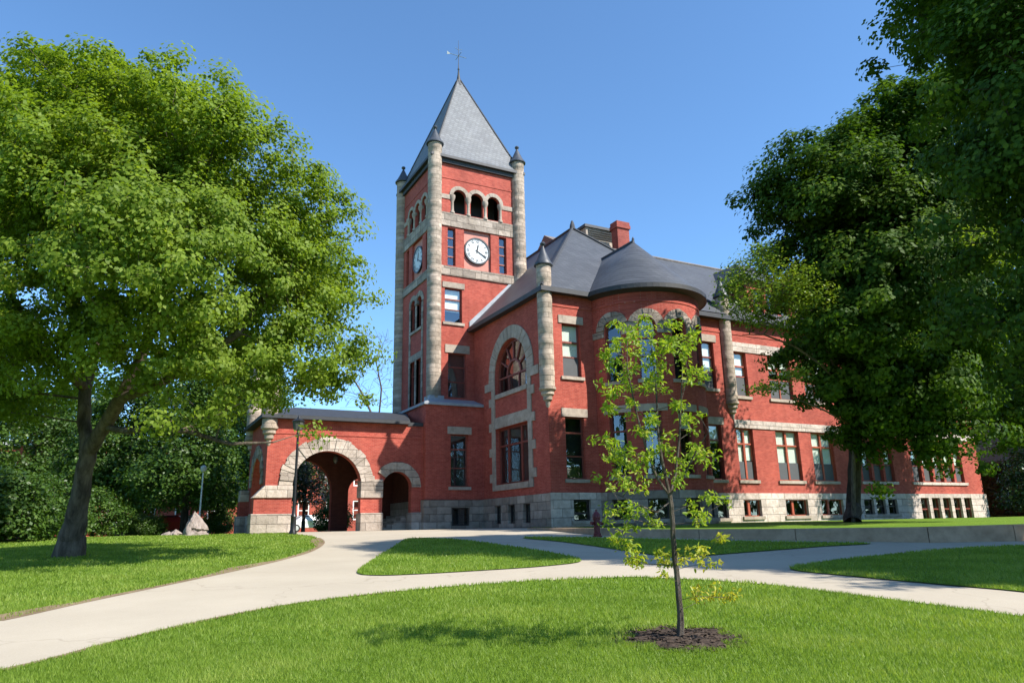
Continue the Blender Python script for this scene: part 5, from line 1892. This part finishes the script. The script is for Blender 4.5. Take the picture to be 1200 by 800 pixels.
def silver_lamp():
    b = spot(239, 39)
    o = thing('lamp_post', 'thin silver lamp post with a small round head beyond the pointed boulder', 'lamp post', b)
    x, y, z = b
    top = at(239, 546, 39)[2]
    MB().lathe((x, y), [(.09, z-.1), (.08, z+.3), (.045, z+.4), (.035, top-.36)], 10).build('pole', M['silver'], o, smooth=True)
    MB().lathe((x, y), [(.04, top-.36), (.12, top-.31), (.16, top-.16), (.14, top-.04), (.05, top+.02)], 10).build('lamp_head', M['lamp_glass'], o, smooth=True)


silver_lamp()


def hydrant():
    b = atg(700, 629)
    x, y, z = b
    o = thing('fire_hydrant', 'dark red fire hydrant on the grass in front of the low granite wall', 'fire hydrant', b)
    MB().lathe((x, y), [(.17, z-.05), (.17, z+.04), (.13, z+.05), (.13, z+.12), (.105, z+.14), (.105, z+.55), (.14, z+.56), (.14, z+.61), (.11, z+.62)], 16).build('barrel', M['hydrant'], o, smooth=True)
    MB().lathe((x, y), [(.135, z+.62), (.14, z+.66), (.12, z+.76), (.07, z+.83), (.03, z+.85), (.03, z+.91), (.01, z+.92)], 14).build('bonnet', M['hydrant'], o, smooth=True)
    for dx, dy, r, l in ((-1, 0, .055, .2), (1, 0, .055, .2), (-.3, -.95, .075, .2)):
        k = math.hypot(dx, dy)
        dx, dy = dx/k, dy/k
        MB().tube((x+dx*.08, y+dy*.08, z+.46), (x+dx*l, y+dy*l, z+.46), r, r, 10).tube((x+dx*l, y+dy*l, z+.46), (x+dx*(l+.035), y+dy*(l+.035), z+.46), r*1.25, r*1.2, 6).build('outlet', M['hydrant'], o)


hydrant()


def boulder():
    b = spot(235, 36)
    dep = 36.0
    o = D.objects.new('boulder', D.meshes.new('boulder'))
    bm = bmesh.new()
    from mathutils import noise as mn
    bmesh.ops.create_icosphere(bm, subdivisions=5, radius=1)
    for v in bm.verts:
        c = v.co.copy()
        zf = (c.z+1)/2
        a = math.atan2(c.y, c.x)
        pro = float(np.interp(zf, [0, .12, .35, .55, .75, .9, 1], [1.0, 1.02, .95, .74, .42, .16, .02]))
        rr_ = pro*(1+.10*math.cos(3*a+.8)+.05*math.cos(5*a))
        p = Vector((rr_*math.cos(a)*1.02+.16*zf*(1-zf)*2-.12*zf, rr_*math.sin(a)*.8, zf*1.62))
        p += Vector((c.x, c.y, .3*c.z))*(.15*mn.noise(c*1.9+Vector((3, 1, 2)))+.05*mn.noise(c*5.5)+.02*mn.noise(c*13))
        if abs(zf-.34+.04*c.x) < .05 and c.y < .1 and c.x > -.6:
            p.x *= .86
            p.y *= .74
        v.co = p
    bmesh.ops.recalc_face_normals(bm, faces=bm.faces)
    bm.to_mesh(o.data)
    bm.free()
    o.data.materials.append(M['boulder'])
    o.location = Vector([float(q_) for q_ in b])-Vector((0, 0, .25))
    o.scale = (.56, .62, .86)
    o.rotation_euler.z = .3
    COL.objects.link(o)
    tag(o, 'pointed pinkish grey boulder with a dark slit at the far edge of the left lawn', 'boulder')
    for i, (px, d, s_) in enumerate(((214, 37, .28), (205, 38, .2))):
        r = o.copy()
        COL.objects.link(r)
        p = spot(px, d)
        r.location = Vector([float(q_) for q_ in p])-Vector((0, 0, .05))
        r.scale = (s_*1.5, s_*1.2, s_*.8)
        r.rotation_euler.z = 1+2*i
        r.name = 'rock'
        r['label'] = ('larger of two small grey rocks in the grass left of the pointed boulder', 'smaller of two small grey rocks in the grass left of the pointed boulder')[i]
        r['category'] = 'rock'


boulder()


def hanging_lantern():
    x, y = 10.45, 41.0
    o = thing('hanging_lantern', 'pale globe lantern hanging inside the carriage arch', 'lantern', (x, y, 7.1))
    MB().tube((x, y, 7.1), (x, y, 5.75), .015).build('chain', M['black'], o)
    MB().lathe((x, y), [(.04, 5.75), (.11, 5.7), (.15, 5.58), (.14, 5.42), (.07, 5.3), (.02, 5.27)], 12).build('globe', M['dim_glass'], o, smooth=True)


hanging_lantern()


def car(px, d, rz, paint, label):
    c = spot(px, d)
    o = thing('parked_car', label, 'car', c, 'cars parked beyond the left lawn')
    o.rotation_euler.z = rz
    L_, W_ = 2.2, .88
    prof = [(-L_, .35), (-L_, .75), (-L_+.15, .92), (-1.35, .98), (-.75, 1.42), (.55, 1.45), (1.15, 1.0), (2.0, .88), (L_, .7), (L_, .35)]
    m_ = MB()
    n_ = len(prof)

    def wd(z_):
        return W_ if z_ < 1.05 else W_*.78
    m_.v = []
    vs_ = [(x_, -wd(z_), z_) for x_, z_ in prof]+[(x_, wd(z_), z_) for x_, z_ in prof]
    m_.add(vs_, [(i, (i+1) % n_, n_+(i+1) % n_, n_+i) for i in range(n_)]+[tuple(range(n_)), tuple(range(2*n_-1, n_-1, -1))])
    m_.v = [(a+c[0], b_+c[1], z_+c[2]) for a, b_, z_ in m_.v]
    m_.build('body', M[paint], o, bevel=.05)
    g_ = MB()
    for s_ in (-1, 1):
        q_ = [(-1.1, s_*(W_*.9), 1.02), (.95, s_*(W_*.9), 1.02), (.5, s_*(W_*.79), 1.38), (-.72, s_*(W_*.79), 1.36)]
        g_.add([(a+c[0], b_+c[1]+s_*.03, z_+c[2]) for a, b_, z_ in q_], [(0, 1, 2, 3)])
    g_.build('side_window', M['black'], o, recalc=False)
    for xx in (-1.35, 1.35):
        for s_ in (-1, 1):
            w_ = MB()
            w_.tube((c[0]+xx, c[1]+s_*.66, c[2]+.33), (c[0]+xx, c[1]+s_*.92, c[2]+.33), .33, .33, 14)
            wo = w_.build('wheel', M['tyre'], o)
            MB().tube((c[0]+xx, c[1]+s_*.92, c[2]+.33), (c[0]+xx, c[1]+s_*.93, c[2]+.33), .2, .18, 12).build('rim', M['silver'], wo)


car(201, 56, .3, 'car_red', 'red car parked between two white cars, behind the boulder')
car(178, 57, .3, 'car_white', 'white car left of the red car, half hidden by the hemlock')
car(122, 60, .2, 'car_red', 'red car just right of the forked tree trunk')
car(364, 66, .1, 'car_white', 'white car seen low through the carriage arch')
car(225, 58, .35, 'car_white', 'white car right of the red car, behind the boulder')

# ------------------------------------------------------------------ light
SUN_EL, SUN_AZ = R_(43.9), math.atan2(0.582, -0.813)    # azimuth from +Y towards +X
w = D.worlds.new('World')
scene.world = w
w.use_nodes = True
nt = w.node_tree
nt.nodes.clear()
sky = nt.nodes.new('ShaderNodeTexSky')
sky.sky_type = 'NISHITA'
sky.sun_disc = False
sky.sun_elevation = SUN_EL
sky.sun_rotation = SUN_AZ
sky.air_density = 0.8
sky.dust_density = 0.1
sky.ozone_density = 3.5
bg = nt.nodes.new('ShaderNodeBackground')
bg.inputs['Strength'].default_value = 0.15
wo = nt.nodes.new('ShaderNodeOutputWorld')
nt.links.new(mix(nt, sky.outputs[0], (0.80, 1.0, 1.06), 1.0, 'MULTIPLY'), bg.inputs[0])
nt.links.new(bg.outputs[0], wo.inputs[0])
sd = D.lights.new('sun', 'SUN')
sd.energy = 4.75
sd.angle = R_(0.53)
sd.color = (1.0, 0.95, 0.87)
so_ = D.objects.new('sun', sd)
COL.objects.link(so_)
trav = Vector((-0.582*math.cos(SUN_EL), 0.813*math.cos(SUN_EL), -math.sin(SUN_EL)))
so_.rotation_euler = trav.to_track_quat('-Z', 'Y').to_euler()
so_.location = (30, -30, 50)

vs_ = scene.view_settings
scene.display_settings.display_device = 'sRGB'
vs_.view_transform = 'Standard'
vs_.look = 'None'
vs_.exposure = 0.90
vs_.gamma = 1.0
vs_.use_curve_mapping = False
scene.cycles.max_bounces = 8
scene.cycles.transparent_max_bounces = 12
